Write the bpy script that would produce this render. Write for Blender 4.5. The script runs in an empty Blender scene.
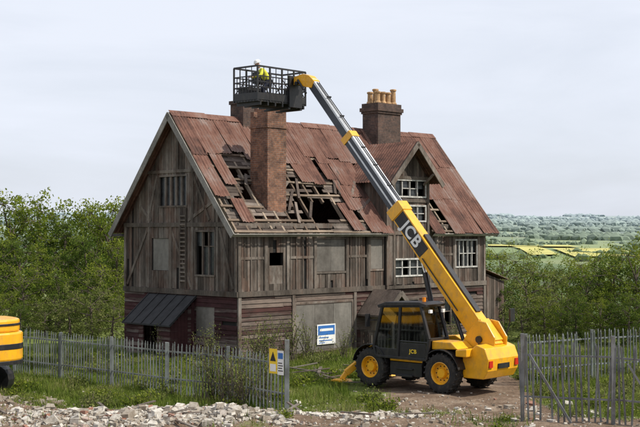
import bpy, math, random
from mathutils import Vector, Matrix, noise
R=random.Random(7)
scene=bpy.context.scene
scene.view_settings.view_transform='Standard'; scene.view_settings.look='None'; scene.view_settings.exposure=0
rad=math.radians
# ------------------------------------------------------------------ materials
def newmat(name):
    m=bpy.data.materials.new(name); m.use_nodes=True
    nt=m.node_tree; b=nt.nodes['Principled BSDF']; return m,nt,b
def N(nt,t,**k):
    n=nt.nodes.new(t)
    for a,v in k.items():
        if a.startswith('_'): n.inputs[a[1:]].default_value=v
        else: setattr(n,a,v)
    return n
def L(nt,a,b): nt.links.new(a,b)
def ramp(nt,src,stops):
    r=nt.nodes.new('ShaderNodeValToRGB')
    e=r.color_ramp.elements
    e[0].position,e[0].color=stops[0][0],(*stops[0][1],1)
    e[1].position,e[1].color=stops[-1][0],(*stops[-1][1],1)
    for p,c in stops[1:-1]:
        x=e.new(p); x.color=(*c,1)
    L(nt,src,r.inputs['Fac']); return r.outputs['Color']
def mixc(nt,f,a,b,mode='MIX'):
    m=nt.nodes.new('ShaderNodeMix'); m.data_type='RGBA'; m.blend_type=mode
    for s,v in ((m.inputs['Factor'],f),(m.inputs['A'],a),(m.inputs['B'],b)):
        if hasattr(v,'is_linked'): L(nt,v,s)
        elif isinstance(v,(int,float)): s.default_value=v
        else: s.default_value=(*v,1)
    return m.outputs['Result']
def noiset(nt,scale,detail=4,vec=None,rough=.55,dist=0):
    n=nt.nodes.new('ShaderNodeTexNoise'); n.inputs['Scale'].default_value=scale
    n.inputs['Detail'].default_value=detail; n.inputs['Roughness'].default_value=rough; n.inputs['Distortion'].default_value=dist
    if vec: L(nt,vec,n.inputs['Vector'])
    return n.outputs['Fac']
def objvec(nt,scale=(1,1,1),loc=(0,0,0)):
    c=nt.nodes.new('ShaderNodeTexCoord'); m=nt.nodes.new('ShaderNodeMapping')
    m.inputs['Scale'].default_value=scale; m.inputs['Location'].default_value=loc; L(nt,c.outputs['Object'],m.inputs['Vector']); return m.outputs['Vector']
def attr(nt,name='rnd'):
    a=nt.nodes.new('ShaderNodeAttribute'); a.attribute_name=name; return a.outputs['Fac']
def math_(nt,op,a,b=0.0,clamp=False):
    m=nt.nodes.new('ShaderNodeMath'); m.operation=op; m.use_clamp=clamp
    for s,v in ((m.inputs[0],a),(m.inputs[1],b)):
        if hasattr(v,'is_linked'): L(nt,v,s)
        else: s.default_value=v
    return m.outputs[0]
def bump(nt,b,h,strength=.5,dist=.02):
    n=nt.nodes.new('ShaderNodeBump'); n.inputs['Strength'].default_value=strength; n.inputs['Distance'].default_value=dist
    L(nt,h,n.inputs['Height']); L(nt,n.outputs['Normal'],b.inputs['Normal'])

def wood(name,stops,grain=(9,9,.7),paint=None,thr=.5,stain=.5,big_s=(1.1,1.1,.45),brown=None,bthr=.54):
    m,nt,b=newmat(name)
    g=noiset(nt,4,6,objvec(nt,grain),.65)
    big=noiset(nt,1.0,6,objvec(nt,big_s),.7)
    r=attr(nt)
    f=math_(nt,'ADD',math_(nt,'MULTIPLY',g,.58),math_(nt,'MULTIPLY',r,.46))
    c=ramp(nt,f,stops)
    if brown:
        bn_=noiset(nt,1.0,7,objvec(nt,tuple(x*1.3 for x in big_s),(7,3,5)),.75)
        bn_=math_(nt,'ADD',bn_,math_(nt,'MULTIPLY',math_(nt,'SUBTRACT',r,.5),.12))
        k=nt.nodes.new('ShaderNodeMapRange'); k.inputs['From Min'].default_value=bthr-.08; k.inputs['From Max'].default_value=bthr+.08; k.inputs['To Max'].default_value=.8
        L(nt,bn_,k.inputs['Value']); c=mixc(nt,k.outputs[0],c,mixc(nt,g,brown,tuple(x*.55 for x in brown)))
    if paint:
        pf=noiset(nt,2.2,8,objvec(nt,tuple(x*.25 for x in grain)),.75)
        pf=math_(nt,'ADD',pf,math_(nt,'MULTIPLY',math_(nt,'SUBTRACT',r,.5),.22))
        k=nt.nodes.new('ShaderNodeMapRange'); k.inputs['From Min'].default_value=thr-.06; k.inputs['From Max'].default_value=thr+.06
        L(nt,pf,k.inputs['Value'])
        pc=mixc(nt,g,paint,tuple(x*.5 for x in paint))
        c=mixc(nt,k.outputs[0],pc,c)
    st=ramp(nt,big,[(.36,(stain,stain*.97,stain*.93)),(.5,(.85,.84,.82)),(.64,(1.12,1.08,1.04))])
    c=mixc(nt,1.0,c,st,'MULTIPLY')
    L(nt,c,b.inputs['Base Color']); b.inputs['Roughness'].default_value=.92; b.inputs['Specular IOR Level'].default_value=.25
    bump(nt,b,g,.6,.01); return m
M={}
M['wood']=wood('weathered_boards',[(.2,(.032,.025,.02)),(.48,(.115,.096,.082)),(.66,(.19,.168,.148)),(.9,(.29,.265,.24))],(9,9,.6),stain=.40,brown=(.145,.085,.062))
M['woodh']=wood('weathered_clapboard',[(.2,(.03,.024,.021)),(.5,(.105,.08,.068)),(.9,(.22,.18,.155))],(.6,.6,9),(.082,.036,.032),.47,stain=.42,big_s=(.6,.6,1.2))
M['woodpaint']=wood('peeling_painted_boards',[(.2,(.045,.032,.03)),(.5,(.12,.095,.085)),(.9,(.2,.17,.155))],(.6,.6,9),(.075,.03,.032),.56,stain=.5,big_s=(.6,.6,1.2))
M['timber']=wood('frame_timber',[(.2,(.05,.042,.035)),(.5,(.155,.133,.115)),(.9,(.29,.265,.24))],(5,5,1.2),stain=.45,brown=(.15,.10,.075),bthr=.56)
M['batten']=wood('roof_batten',[(.2,(.085,.06,.045)),(.5,(.19,.145,.11)),(.9,(.36,.30,.235))],(.8,8,8),stain=.6)
M['sheath']=wood('roof_sheathing',[(.2,(.035,.026,.022)),(.5,(.105,.082,.07)),(.9,(.24,.205,.18))],(.6,7,7),stain=.5)
M['ply']=wood('plywood_shutter',[(.2,(.12,.11,.10)),(.5,(.175,.165,.15)),(.9,(.25,.24,.22))],(1,1,1.5),stain=.6)
M['pale']=wood('barge_board',[(.2,(.16,.15,.14)),(.5,(.29,.28,.26)),(.9,(.46,.45,.42))],(3,3,3),stain=.6)
def rust():
    m,nt,b=newmat('rusty_corrugated_iron')
    v=objvec(nt,(3.2,.55,.55)); g=noiset(nt,2.2,9,v,.78); r=attr(nt); n2=noiset(nt,.8,7,objvec(nt),.72)
    f=math_(nt,'ADD',math_(nt,'MULTIPLY',g,.72),math_(nt,'ADD',math_(nt,'MULTIPLY',r,.2),math_(nt,'MULTIPLY',math_(nt,'SUBTRACT',n2,.5),.95)))
    c=ramp(nt,f,[(.22,(.045,.026,.021)),(.38,(.11,.052,.038)),(.48,(.165,.08,.057)),(.57,(.175,.105,.083)),(.68,(.215,.155,.135)),(.82,(.30,.26,.24))])
    L(nt,c,b.inputs['Base Color']); b.inputs['Roughness'].default_value=.8; b.inputs['Metallic'].default_value=.05; b.inputs['Specular IOR Level'].default_value=.3
    bump(nt,b,g,.4,.01); return m
M['rust']=rust()
def brick(name,c1,c2,mort):
    m,nt,b=newmat(name)
    tc=nt.nodes.new('ShaderNodeTexCoord'); s=nt.nodes.new('ShaderNodeSeparateXYZ'); L(nt,tc.outputs['Object'],s.inputs[0])
    cb=nt.nodes.new('ShaderNodeCombineXYZ'); L(nt,math_(nt,'ADD',s.outputs[0],s.outputs[1]),cb.inputs[0]); L(nt,s.outputs[2],cb.inputs[1])
    bt=nt.nodes.new('ShaderNodeTexBrick'); L(nt,cb.outputs[0],bt.inputs['Vector'])
    bt.inputs['Scale'].default_value=1; bt.inputs['Brick Width'].default_value=.225; bt.inputs['Row Height'].default_value=.078
    bt.inputs['Mortar Size'].default_value=.008; bt.inputs['Color1'].default_value=(*c1,1); bt.inputs['Color2'].default_value=(*c2,1); bt.inputs['Mortar'].default_value=(*mort,1)
    n=noiset(nt,1.6,6,objvec(nt),.7); st=ramp(nt,n,[(.33,(.38,.36,.34)),(.5,(.85,.82,.8)),(.65,(1.2,1.12,1.05))])
    n3=noiset(nt,9,3,objvec(nt)); st2=ramp(nt,n3,[(.3,(.65,.65,.65)),(.7,(1.25,1.25,1.25))])
    c=mixc(nt,1.0,mixc(nt,1.0,bt.outputs['Color'],st,'MULTIPLY'),st2,'MULTIPLY')
    L(nt,c,b.inputs['Base Color']); b.inputs['Roughness'].default_value=.9
    bump(nt,b,math_(nt,'SUBTRACT',1.0,bt.outputs['Fac']),.6,.012); return m
M['brick']=brick('red_brick',(.25,.115,.065),(.155,.072,.048),(.2,.17,.14))
M['brickd']=brick('sooty_brick',(.105,.06,.045),(.065,.042,.036),(.1,.085,.075))
def plain(name,col,rough=.5,metal=0,var=.25,dirt=None,scale=3,coat=0,dl=.7):
    m,nt,b=newmat(name)
    n=noiset(nt,scale,6,objvec(nt),.65)
    lo=tuple(x*(1-var) for x in col); hi=tuple(min(1,x*(1+var*.4)) for x in col)
    c=ramp(nt,n,[(.32,lo),(.6,hi)])
    if dirt:
        n2=noiset(nt,scale*1.7,8,objvec(nt,(1,1,.5)),.75)
        k=nt.nodes.new('ShaderNodeMapRange'); k.inputs['From Min'].default_value=.5; k.inputs['From Max'].default_value=.72; k.inputs['To Max'].default_value=dl
        L(nt,n2,k.inputs['Value']); c=mixc(nt,k.outputs[0],c,dirt)
    L(nt,c,b.inputs['Base Color']); b.inputs['Roughness'].default_value=rough; b.inputs['Metallic'].default_value=metal
    b.inputs['Coat Weight'].default_value=coat
    return m
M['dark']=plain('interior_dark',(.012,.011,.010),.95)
M['pot']=plain('clay_pot',(.38,.23,.11),.8,var=.6,scale=4)
M['glassd']=plain('dirty_window_glass',(.03,.033,.035),.25,var=.6)
M['yellow']=plain('yellow_paint',(.80,.39,.012),.35,var=.14,dirt=(.30,.19,.08),coat=.3,dl=.6)
M['black']=plain('black_paint',(.012,.012,.014),.45,var=.3,dirt=(.05,.043,.035))
M['tyre']=plain('tyre_rubber',(.018,.017,.016),.85,var=.3,dirt=(.10,.078,.055),scale=5)
M['steel']=plain('boom_grey_paint',(.045,.05,.062),.35,metal=.1,var=.2)
M['silver']=plain('boom_pale_steel',(.62,.64,.67),.35,metal=.15,var=.12)
M['chrome']=plain('chrome_rod',(.6,.6,.6),.2,metal=1,var=.1)
M['galv']=plain('galvanised_steel',(.21,.23,.225),.6,metal=.2,var=.45,dirt=(.12,.10,.075),scale=2)
M['galvl']=plain('galvanised_steel_pale',(.19,.195,.195),.6,metal=.2,var=.45,dirt=(.12,.085,.055),scale=2)
M['felt']=plain('bitumen_felt',(.022,.022,.024),.85,var=.5)
M['white']=plain('white_paint',(.75,.75,.73),.6,var=.12)
M['oldwhite']=plain('flaking_white_paint',(.46,.45,.42),.7,var=.5,dirt=(.14,.12,.10),scale=5)
M['blue']=plain('sign_blue',(.03,.14,.42),.5,var=.1)
M['syel']=plain('sign_yellow',(.8,.55,.03),.5,var=.1)
M['red']=plain('lamp_red',(.5,.02,.01),.3)
M['amber']=plain('beacon_amber',(.8,.25,.01),.3)
M['hivis']=plain('hi_vis_fabric',(.62,.62,.05),.8,var=.2)
M['trous']=plain('navy_trousers',(.03,.035,.06),.9,var=.3)
M['skin']=plain('skin',(.5,.3,.22),.6,var=.1)
M['bark']=plain('bark',(.10,.08,.06),.95,var=.5,scale=4)
def cabglass():
    m,nt,b=newmat('cab_glass'); nt.nodes.remove(b)
    o=nt.nodes['Material Output']; t=N(nt,'ShaderNodeBsdfTransparent'); t.inputs[0].default_value=(.36,.39,.37,1)
    g=N(nt,'ShaderNodeBsdfGlossy'); g.inputs['Roughness'].default_value=.04
    f=N(nt,'ShaderNodeFresnel'); f.inputs[0].default_value=1.5
    x=N(nt,'ShaderNodeMixShader'); L(nt,f.outputs[0],x.inputs[0]); L(nt,t.outputs[0],x.inputs[1]); L(nt,g.outputs[0],x.inputs[2]); L(nt,x.outputs[0],o.inputs[0]); return m
M['glass']=cabglass()
def leafmat(name,stops,trans=.35):
    m,nt,b=newmat(name); nt.nodes.remove(b); o=nt.nodes['Material Output']
    c=ramp(nt,attr(nt),stops)
    d=N(nt,'ShaderNodeBsdfDiffuse'); t=N(nt,'ShaderNodeBsdfTranslucent'); L(nt,c,d.inputs[0]); L(nt,c,t.inputs[0])
    x=N(nt,'ShaderNodeMixShader'); x.inputs[0].default_value=trans
    L(nt,d.outputs[0],x.inputs[1]); L(nt,t.outputs[0],x.inputs[2]); L(nt,x.outputs[0],o.inputs[0]); return m
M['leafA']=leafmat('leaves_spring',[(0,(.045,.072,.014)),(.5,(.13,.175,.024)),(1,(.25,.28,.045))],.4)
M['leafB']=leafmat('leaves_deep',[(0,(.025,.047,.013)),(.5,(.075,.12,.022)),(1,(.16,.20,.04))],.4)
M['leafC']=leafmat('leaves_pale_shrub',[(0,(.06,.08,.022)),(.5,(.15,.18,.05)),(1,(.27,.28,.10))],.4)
M['grass']=leafmat('grass_blades',[(0,(.05,.085,.016)),(.5,(.13,.18,.03)),(.82,(.23,.245,.07)),(1,(.32,.28,.16))],.3)
def stone():
    m,nt,b=newmat('rubble_stone'); r=attr(nt)
    c=ramp(nt,r,[(0,(.18,.14,.10)),(.3,(.32,.28,.23)),(.6,(.46,.43,.38)),(.92,(.58,.55,.5)),(.95,(.25,.13,.09)),(1,(.28,.14,.10))])
    n=noiset(nt,12,4,objvec(nt)); c=mixc(nt,1.0,c,ramp(nt,n,[(.3,(.65,.62,.58)),(.65,(1.05,1.05,1.05))]),'MULTIPLY')
    L(nt,c,b.inputs['Base Color']); b.inputs['Roughness'].default_value=.95; return m
M['stone']=stone()
# ------------------------------------------------------------------ mesh builder
import bmesh
class MB:
    def __init__(s): s.v=[];s.f=[];s.r=[];s.m=[]
    def poly(s,pts,m=0,r=None):
        i=len(s.v); s.v.extend([tuple(p) for p in pts]); s.f.append(tuple(range(i,i+len(pts)))); s.r.append(R.random() if r is None else r); s.m.append(m)
    def hexa(s,p,m=0,r=None):
        r=R.random() if r is None else r; i=len(s.v); s.v.extend([tuple(q) for q in p])
        for f in ((3,2,1,0),(4,5,6,7),(0,1,5,4),(1,2,6,5),(2,3,7,6),(3,0,4,7)):
            s.f.append(tuple(i+k for k in f)); s.r.append(r); s.m.append(m)
    def bx(s,x0,x1,y0,y1,z0,z1,m=0,r=None):
        s.hexa([(x0,y0,z0),(x1,y0,z0),(x1,y1,z0),(x0,y1,z0),(x0,y0,z1),(x1,y0,z1),(x1,y1,z1),(x0,y1,z1)],m,r)
    def beam(s,a,b,w,h,up=(0,0,1),m=0,r=None,w2=None,h2=None):
        a=Vector(a);b=Vector(b);d=(b-a).normalized(); u=Vector(up); sd=d.cross(u)
        if sd.length<1e-4: sd=d.cross(Vector((1,0,0)))
        sd.normalize(); u=sd.cross(d); w2=w2 or w; h2=h2 or h
        q=[]
        for p,W,H in ((a,w,h),(b,w2,h2)):
            q+= [p-sd*W/2-u*H/2,p+sd*W/2-u*H/2,p+sd*W/2+u*H/2,p-sd*W/2+u*H/2]
        s.hexa(q,m,r)
    def cyl(s,a,b,r1,r2=None,n=10,m=0,r=None,caps=True):
        r2=r1 if r2 is None else r2; a=Vector(a);b=Vector(b);d=(b-a).normalized(); t=Vector((0,0,1)) if abs(d.z)<.9 else Vector((1,0,0))
        x=d.cross(t).normalized(); y=d.cross(x); i=len(s.v); r=R.random() if r is None else r
        for p,q in ((a,r1),(b,r2)):
            for k in range(n):
                an=2*math.pi*k/n; s.v.append(tuple(p+x*math.cos(an)*q+y*math.sin(an)*q))
        for k in range(n):
            j=(k+1)%n; s.f.append((i+k,i+j,i+n+j,i+n+k)); s.r.append(r); s.m.append(m)
        if caps:
            s.f.append(tuple(i+k for k in reversed(range(n)))); s.r.append(r); s.m.append(m)
            s.f.append(tuple(i+n+k for k in range(n))); s.r.append(r); s.m.append(m)
    def ext(s,prof,f0,f1,m=0,r=None):
        r=R.random() if r is None else r; n=len(prof); i=len(s.v)
        s.v.extend([tuple(f0(*p)) for p in prof]); s.v.extend([tuple(f1(*p)) for p in prof])
        s.f.append(tuple(i+k for k in reversed(range(n)))); s.f.append(tuple(i+n+k for k in range(n)))
        for k in range(n):
            j=(k+1)%n; s.f.append((i+k,i+j,i+n+j,i+n+k))
        s.r.extend([r]*(n+2)); s.m.extend([m]*(n+2))
    def lathe(s,c,prof,n=36,m=0,r=.5,axis='y'):
        i=len(s.v); k=len(prof)
        for a in range(n):
            an=2*math.pi*a/n
            for (q,h) in prof:
                if axis=='y': s.v.append((c[0]+q*math.cos(an),c[1]+h,c[2]+q*math.sin(an)))
                else: s.v.append((c[0]+q*math.cos(an),c[1]+q*math.sin(an),c[2]+h))
        for a in range(n):
            b=(a+1)%n
            for j in range(k-1):
                s.f.append((i+a*k+j,i+b*k+j,i+b*k+j+1,i+a*k+j+1)); s.r.append(r); s.m.append(m)
    def build(s,name,mats,parent=None,smooth=False,bevel=0,fixn=True):
        me=bpy.data.meshes.new(name); me.from_pydata(s.v,[],s.f)
        for mm in mats: me.materials.append(M[mm] if isinstance(mm,str) else mm)
        me.polygons.foreach_set('material_index',s.m)
        a=me.attributes.new('rnd','FLOAT','FACE'); a.data.foreach_set('value',s.r)
        if fixn:
            bm=bmesh.new(); bm.from_mesh(me); bmesh.ops.recalc_face_normals(bm,faces=bm.faces); bm.to_mesh(me); bm.free()
        if smooth:
            me.polygons.foreach_set('use_smooth',[True]*len(me.polygons))
            try: me.set_sharp_from_angle(angle=rad(35))
            except Exception: pass
        ob=bpy.data.objects.new(name,me); scene.collection.objects.link(ob)
        if parent: ob.parent=parent
        if bevel:
            b=ob.modifiers.new('Bevel','BEVEL'); b.width=bevel; b.segments=2; b.limit_method='ANGLE'
        return ob
def empty(name,loc=(0,0,0),rz=0):
    e=bpy.data.objects.new(name,None); e.location=loc; e.rotation_euler=(0,0,rz); scene.collection.objects.link(e); e.empty_display_size=.5; return e
# ------------------------------------------------------------------ terrain
prof=[(-40,3.2),(9,3.2),(22,.2),(27,0),(66,0),(150,-8),(400,-20),(700,-14),(1000,-9),(1500,-1),(2200,15),(2900,40),(3300,50),(4200,38),(7000,20)]
def sm(t): return t*t*(3-2*t)
def nz(x,y,s,o=0): return noise.noise(Vector((x*s+o,y*s-o,o*.37)))
def gz(x,y):
    z=prof[-1][1]
    for (a,za),(b,zb) in zip(prof,prof[1:]):
        if a<=y<b: z=za+(zb-za)*((y-a)/(b-a)); break
    if y<120:
        z+=.10*nz(x,y,.35,3)+.05*nz(x,y,1.3,9)
        z+=.34*math.exp(-((x+3.9)/3.4)**2-((y-31.5)/1.0)**2)*(.7+.9*nz(x,y,1.1,5))
        z+=.25*math.exp(-((x+10)/2.2)**2-((y-33)/1.5)**2)
        z+=.18*math.exp(-((x-3.0)/3)**2-((y-30.5)/1.0)**2)
        for o in (-.95,.95):
            t=(x-4.5-o)+(y-34)*.75
            if y<36.5: z-=.06*math.exp(-(t/.22)**2)
    else:
        k=min(1,(y-120)/600); z+=k*(6*nz(x,y,.0016,2)+3*nz(x,y,.005,8))
        if y>1400: z+=(min(y,3000)-1400)/1600*11*nz(x,y,.0011,4)
    return z
def smooth01(a,b,t):
    t=max(0,min(1,(t-a)/(b-a))); return sm(t)
def grassm(x,y):
    n=nz(x,y,.45,11)*.9+nz(x,y,1.6,6)*.5
    left=smooth01(32.8,34.0,y)*(1-smooth01(-.8,.8,x))
    midp=(1-smooth01(1.2,2.8,x))*smooth01(-1.6,-.2,x)*smooth01(31.3,32.6,y)*.8
    house=smooth01(41,43,y)
    right=smooth01(5.6,7.2,x)*smooth01(30,32,y)
    fr=smooth01(2,3,x)*(1-smooth01(5,6,x))*(1-smooth01(33.0,34.0,y))*.42
    fl=(1-smooth01(32.2,33.2,y))*.22
    g=max(left,midp,house,right,fr,fl)
    g=g*.95+n*.42
    return max(0,min(1,g))
def axis(segs):
    o=[]
    for a,b,n in segs:
        o+= [a+(b-a)*i/n for i in range(n)]
    o.append(segs[-1][1]); return o
xs=axis([(-3500,-800,14),(-800,-120,20),(-120,-22,20),(-22,22,170),(22,120,20),(120,900,50),(900,3500,16)])
ys=axis([(-40,22,16),(22,48,130),(48,75,40),(75,200,20),(200,1500,60),(1500,3500,50),(3500,7000,8)])
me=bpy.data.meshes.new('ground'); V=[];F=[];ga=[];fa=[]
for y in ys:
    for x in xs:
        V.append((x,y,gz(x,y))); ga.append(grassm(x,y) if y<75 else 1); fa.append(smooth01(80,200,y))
nx=len(xs)
for j in range(len(ys)-1):
    for i in range(nx-1): F.append((j*nx+i,j*nx+i+1,(j+1)*nx+i+1,(j+1)*nx+i))
me.from_pydata(V,[],F)
for nm,d in (('grassm',ga),('far',fa)):
    a=me.attributes.new(nm,'FLOAT','POINT'); a.data.foreach_set('value',d)
me.polygons.foreach_set('use_smooth',[True]*len(F))
m,nt,b=newmat('ground_soil_grass')
n1=noiset(nt,1.2,8,objvec(nt),.7); n2=noiset(nt,14,5,objvec(nt),.7)
dirt=ramp(nt,n1,[(.3,(.095,.063,.042)),(.5,(.165,.117,.083)),(.68,(.28,.22,.165))])
dirt=mixc(nt,1.0,dirt,ramp(nt,n2,[(.3,(.5,.5,.5)),(.7,(1.3,1.3,1.3))]),'MULTIPLY')
gr=ramp(nt,n2,[(.3,(.05,.07,.02)),(.5,(.10,.13,.03)),(.7,(.17,.18,.06))])
gm=math_(nt,'ADD',attr(nt,'grassm'),math_(nt,'MULTIPLY',math_(nt,'SUBTRACT',n1,.5),.9))
k=N(nt,'ShaderNodeMapRange'); k.inputs['From Min'].default_value=.42; k.inputs['From Max'].default_value=.62; L(nt,gm,k.inputs['Value'])
near=mixc(nt,k.outputs[0],dirt,gr)
vo=N(nt,'ShaderNodeTexVoronoi'); vo.inputs['Scale'].default_value=1; L(nt,objvec(nt,(.0062,.0036,0)),vo.inputs['Vector'])
sp=N(nt,'ShaderNodeSeparateColor'); L(nt,vo.outputs['Color'],sp.inputs[0])
fld=nt.nodes.new('ShaderNodeValToRGB'); fld.color_ramp.interpolation='CONSTANT'
e=fld.color_ramp.elements; cols=[(.13,.17,.05),(.19,.23,.065),(.10,.14,.05),(.23,.24,.10),(.15,.2,.055),(.36,.34,.05),(.18,.21,.085)]
e[0].position=0;e[0].color=(*cols[0],1);e[1].position=.16;e[1].color=(*cols[1],1)
for p,c in ((.34,cols[2]),(.5,cols[3]),(.66,cols[4]),(.86,cols[5]),(.91,cols[6])):
    q=e.new(p);q.color=(*c,1)
L(nt,sp.outputs[0],fld.inputs[0])
wn=noiset(nt,1,4,objvec(nt,(.0035,.0022,.0)),.6)
geo=N(nt,'ShaderNodeNewGeometry'); sx=N(nt,'ShaderNodeSeparateXYZ'); L(nt,geo.outputs['Position'],sx.inputs[0])
k2=N(nt,'ShaderNodeMapRange'); k2.inputs['From Min'].default_value=.53; k2.inputs['From Max'].default_value=.55; L(nt,wn,k2.inputs['Value'])
f2=mixc(nt,k2.outputs[0],fld.outputs[0],(.075,.10,.05))
k_haze=N(nt,'ShaderNodeMapRange'); k_haze.inputs['From Min'].default_value=300; k_haze.inputs['From Max'].default_value=3200; k_haze.inputs['To Max'].default_value=.88; L(nt,sx.outputs[1],k_haze.inputs['Value'])
f_haze=mixc(nt,k_haze.outputs[0],f2,(.31,.365,.385))  # aerial haze painted into the field colours, stronger with distance
c=mixc(nt,attr(nt,'far'),near,f_haze)
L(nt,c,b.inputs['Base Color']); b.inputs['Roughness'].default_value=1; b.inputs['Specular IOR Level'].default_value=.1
bump(nt,b,n2,.5,.04)
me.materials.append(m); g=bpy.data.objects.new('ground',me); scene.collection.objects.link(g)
M['rape']=plain('rapeseed_flowers',(.44,.41,.12),.9,var=.25,scale=.03)
for (ax,bx_,y0,y1) in ((.148,.168,800,960),(.172,.222,770,900),(.15,.232,1010,1090)):
    mb=MB(); nX,nY=14,8
    for i in range(nX):
        for j in range(nY):
            q=[]
            for di,dj in ((0,0),(1,0),(1,1),(0,1)):
                y=y0+(y1-y0)*(j+dj)/nY; x=(ax+(bx_-ax)*(i+di)/nX)*950+ (y-y0)*.08; q.append((x,y,gz(x,y)+1.2))
            mb.poly(q,0,.5)
    mb.build('rapeseed_field',['rape'])
bm=bmesh.new(); bmesh.ops.create_icosphere(bm,subdivisions=1,radius=1); IV=[v.co.copy() for v in bm.verts]; IF=[[v.index for v in f.verts] for f in bm.faces]; bm.free()
def blob(mb,c,rx,rz,r):
    i=len(mb.v)
    for v in IV:
        k=R.uniform(.65,1.25); mb.v.append((c[0]+v.x*rx*k,c[1]+v.y*rx*k,c[2]+v.z*rz*k))
    for f in IF: mb.f.append(tuple(i+t for t in f)); mb.r.append(r+R.uniform(-.15,.15)); mb.m.append(0)
def hazemat(name,near,far,y0,y1):
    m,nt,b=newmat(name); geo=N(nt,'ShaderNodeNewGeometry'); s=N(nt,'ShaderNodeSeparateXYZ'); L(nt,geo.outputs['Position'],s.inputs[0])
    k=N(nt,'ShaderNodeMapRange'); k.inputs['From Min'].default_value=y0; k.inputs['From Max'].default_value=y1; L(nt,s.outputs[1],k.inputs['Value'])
    c=mixc(nt,k.outputs[0],near,far); c=mixc(nt,1.0,c,ramp(nt,attr(nt),[(0,(.82,.82,.82)),(1,(1.18,1.18,1.12))]),'MULTIPLY')  # base colour fades to a blue-grey tint by distance: painted aerial haze
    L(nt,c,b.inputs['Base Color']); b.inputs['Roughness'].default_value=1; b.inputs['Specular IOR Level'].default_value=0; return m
M['dist']=hazemat('distant_foliage_hazed',(.11,.145,.065),(.30,.36,.385),500,2900)
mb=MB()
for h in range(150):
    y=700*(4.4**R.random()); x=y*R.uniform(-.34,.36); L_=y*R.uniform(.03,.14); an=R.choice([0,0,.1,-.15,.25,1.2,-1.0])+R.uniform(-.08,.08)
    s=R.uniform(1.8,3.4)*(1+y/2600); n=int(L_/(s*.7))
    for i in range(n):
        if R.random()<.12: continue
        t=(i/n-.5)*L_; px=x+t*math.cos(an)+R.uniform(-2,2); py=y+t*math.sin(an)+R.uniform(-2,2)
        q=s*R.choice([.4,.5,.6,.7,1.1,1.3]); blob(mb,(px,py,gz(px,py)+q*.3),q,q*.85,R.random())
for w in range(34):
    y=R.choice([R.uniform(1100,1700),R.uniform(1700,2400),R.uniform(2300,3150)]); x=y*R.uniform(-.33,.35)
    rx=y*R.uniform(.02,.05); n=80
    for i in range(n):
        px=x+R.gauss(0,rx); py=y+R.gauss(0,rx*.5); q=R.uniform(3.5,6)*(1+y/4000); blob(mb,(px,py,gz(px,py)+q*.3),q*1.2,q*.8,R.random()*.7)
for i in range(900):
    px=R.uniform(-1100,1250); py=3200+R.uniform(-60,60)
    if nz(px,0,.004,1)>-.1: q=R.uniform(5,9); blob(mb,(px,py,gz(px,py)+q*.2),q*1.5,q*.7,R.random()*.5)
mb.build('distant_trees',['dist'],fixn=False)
# ------------------------------------------------------------------ house
H=empty('derelict_timber_house',(-3.1,45,-.05),rad(45))
W,D,ZE,ZR=15.2,7.1,5.3,9.6
TA=(ZR-ZE)/(D/2); AL=math.atan(TA); CA,SA=math.cos(AL),math.sin(AL)
FR=lambda a,d,z:(a,-d,z)
GB=lambda a,d,z:(-d,a,z)
RG=lambda a,d,z:(W+d,a,z)
BK=lambda a,d,z:(a,D+d,z)
def wb(mb,P,a0,a1,d0,d1,z0,z1,m=0,r=None,z1b=None):
    z1b=z1 if z1b is None else z1b
    mb.hexa([P(a0,d0,z0),P(a1,d0,z0),P(a1,d1,z0),P(a0,d1,z0),P(a0,d0,z1),P(a1,d0,z1b),P(a1,d1,z1b),P(a0,d1,z1)],m,r)
def backing(mb,P,a0,a1,z0,z1,holes):
    A=sorted({a0,a1,*[h[0] for h in holes],*[h[1] for h in holes]}); Z=sorted({z0,z1,*[h[2] for h in holes],*[h[3] for h in holes]})
    for i in range(len(A)-1):
        for j in range(len(Z)-1):
            ca,cz=(A[i]+A[i+1])/2,(Z[j]+Z[j+1])/2
            if any(h[0]<ca<h[1] and h[2]<cz<h[3] for h in holes): continue
            if A[i]<a0-1e-6 or A[i+1]>a1+1e-6 or Z[j]<z0-1e-6 or Z[j+1]>z1+1e-6: continue
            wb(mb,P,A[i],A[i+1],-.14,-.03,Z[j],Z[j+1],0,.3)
def vboards(mb,P,a0,a1,z0,top,holes,w=.17,miss=.0):
    a=a0
    while a<a1-1e-4:
        b=min(a1,a+w*R.uniform(.8,1.15)); g=.008
        cuts=sorted([(h[2],h[3]) for h in holes if h[0]<(a+b)/2<h[1]])
        segs=[];z=z0
        for c0,c1 in cuts: segs.append((z,c0,c0)); z=c1
        segs.append((z,top(a),top(b)))
        r=R.random(); d=R.uniform(0,.018); sl=R.uniform(-.006,.006)
        for s0,s1,s1b in segs:
            if max(s1,s1b)-s0<.05: continue
            if R.random()<miss:
                if R.random()<.5: continue
                s0=s0+(s1-s0)*R.uniform(.1,.5)
            ss=s0-(R.uniform(0,.05) if s0==z0 else 0)
            wb(mb,P,a+g+sl,b-g+sl,-.025,.012+d,ss,max(s1,s0+.01),0,min(1,max(0,r+R.uniform(-.1,.1))),max(s1b,s0+.01))
        a=b
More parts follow.
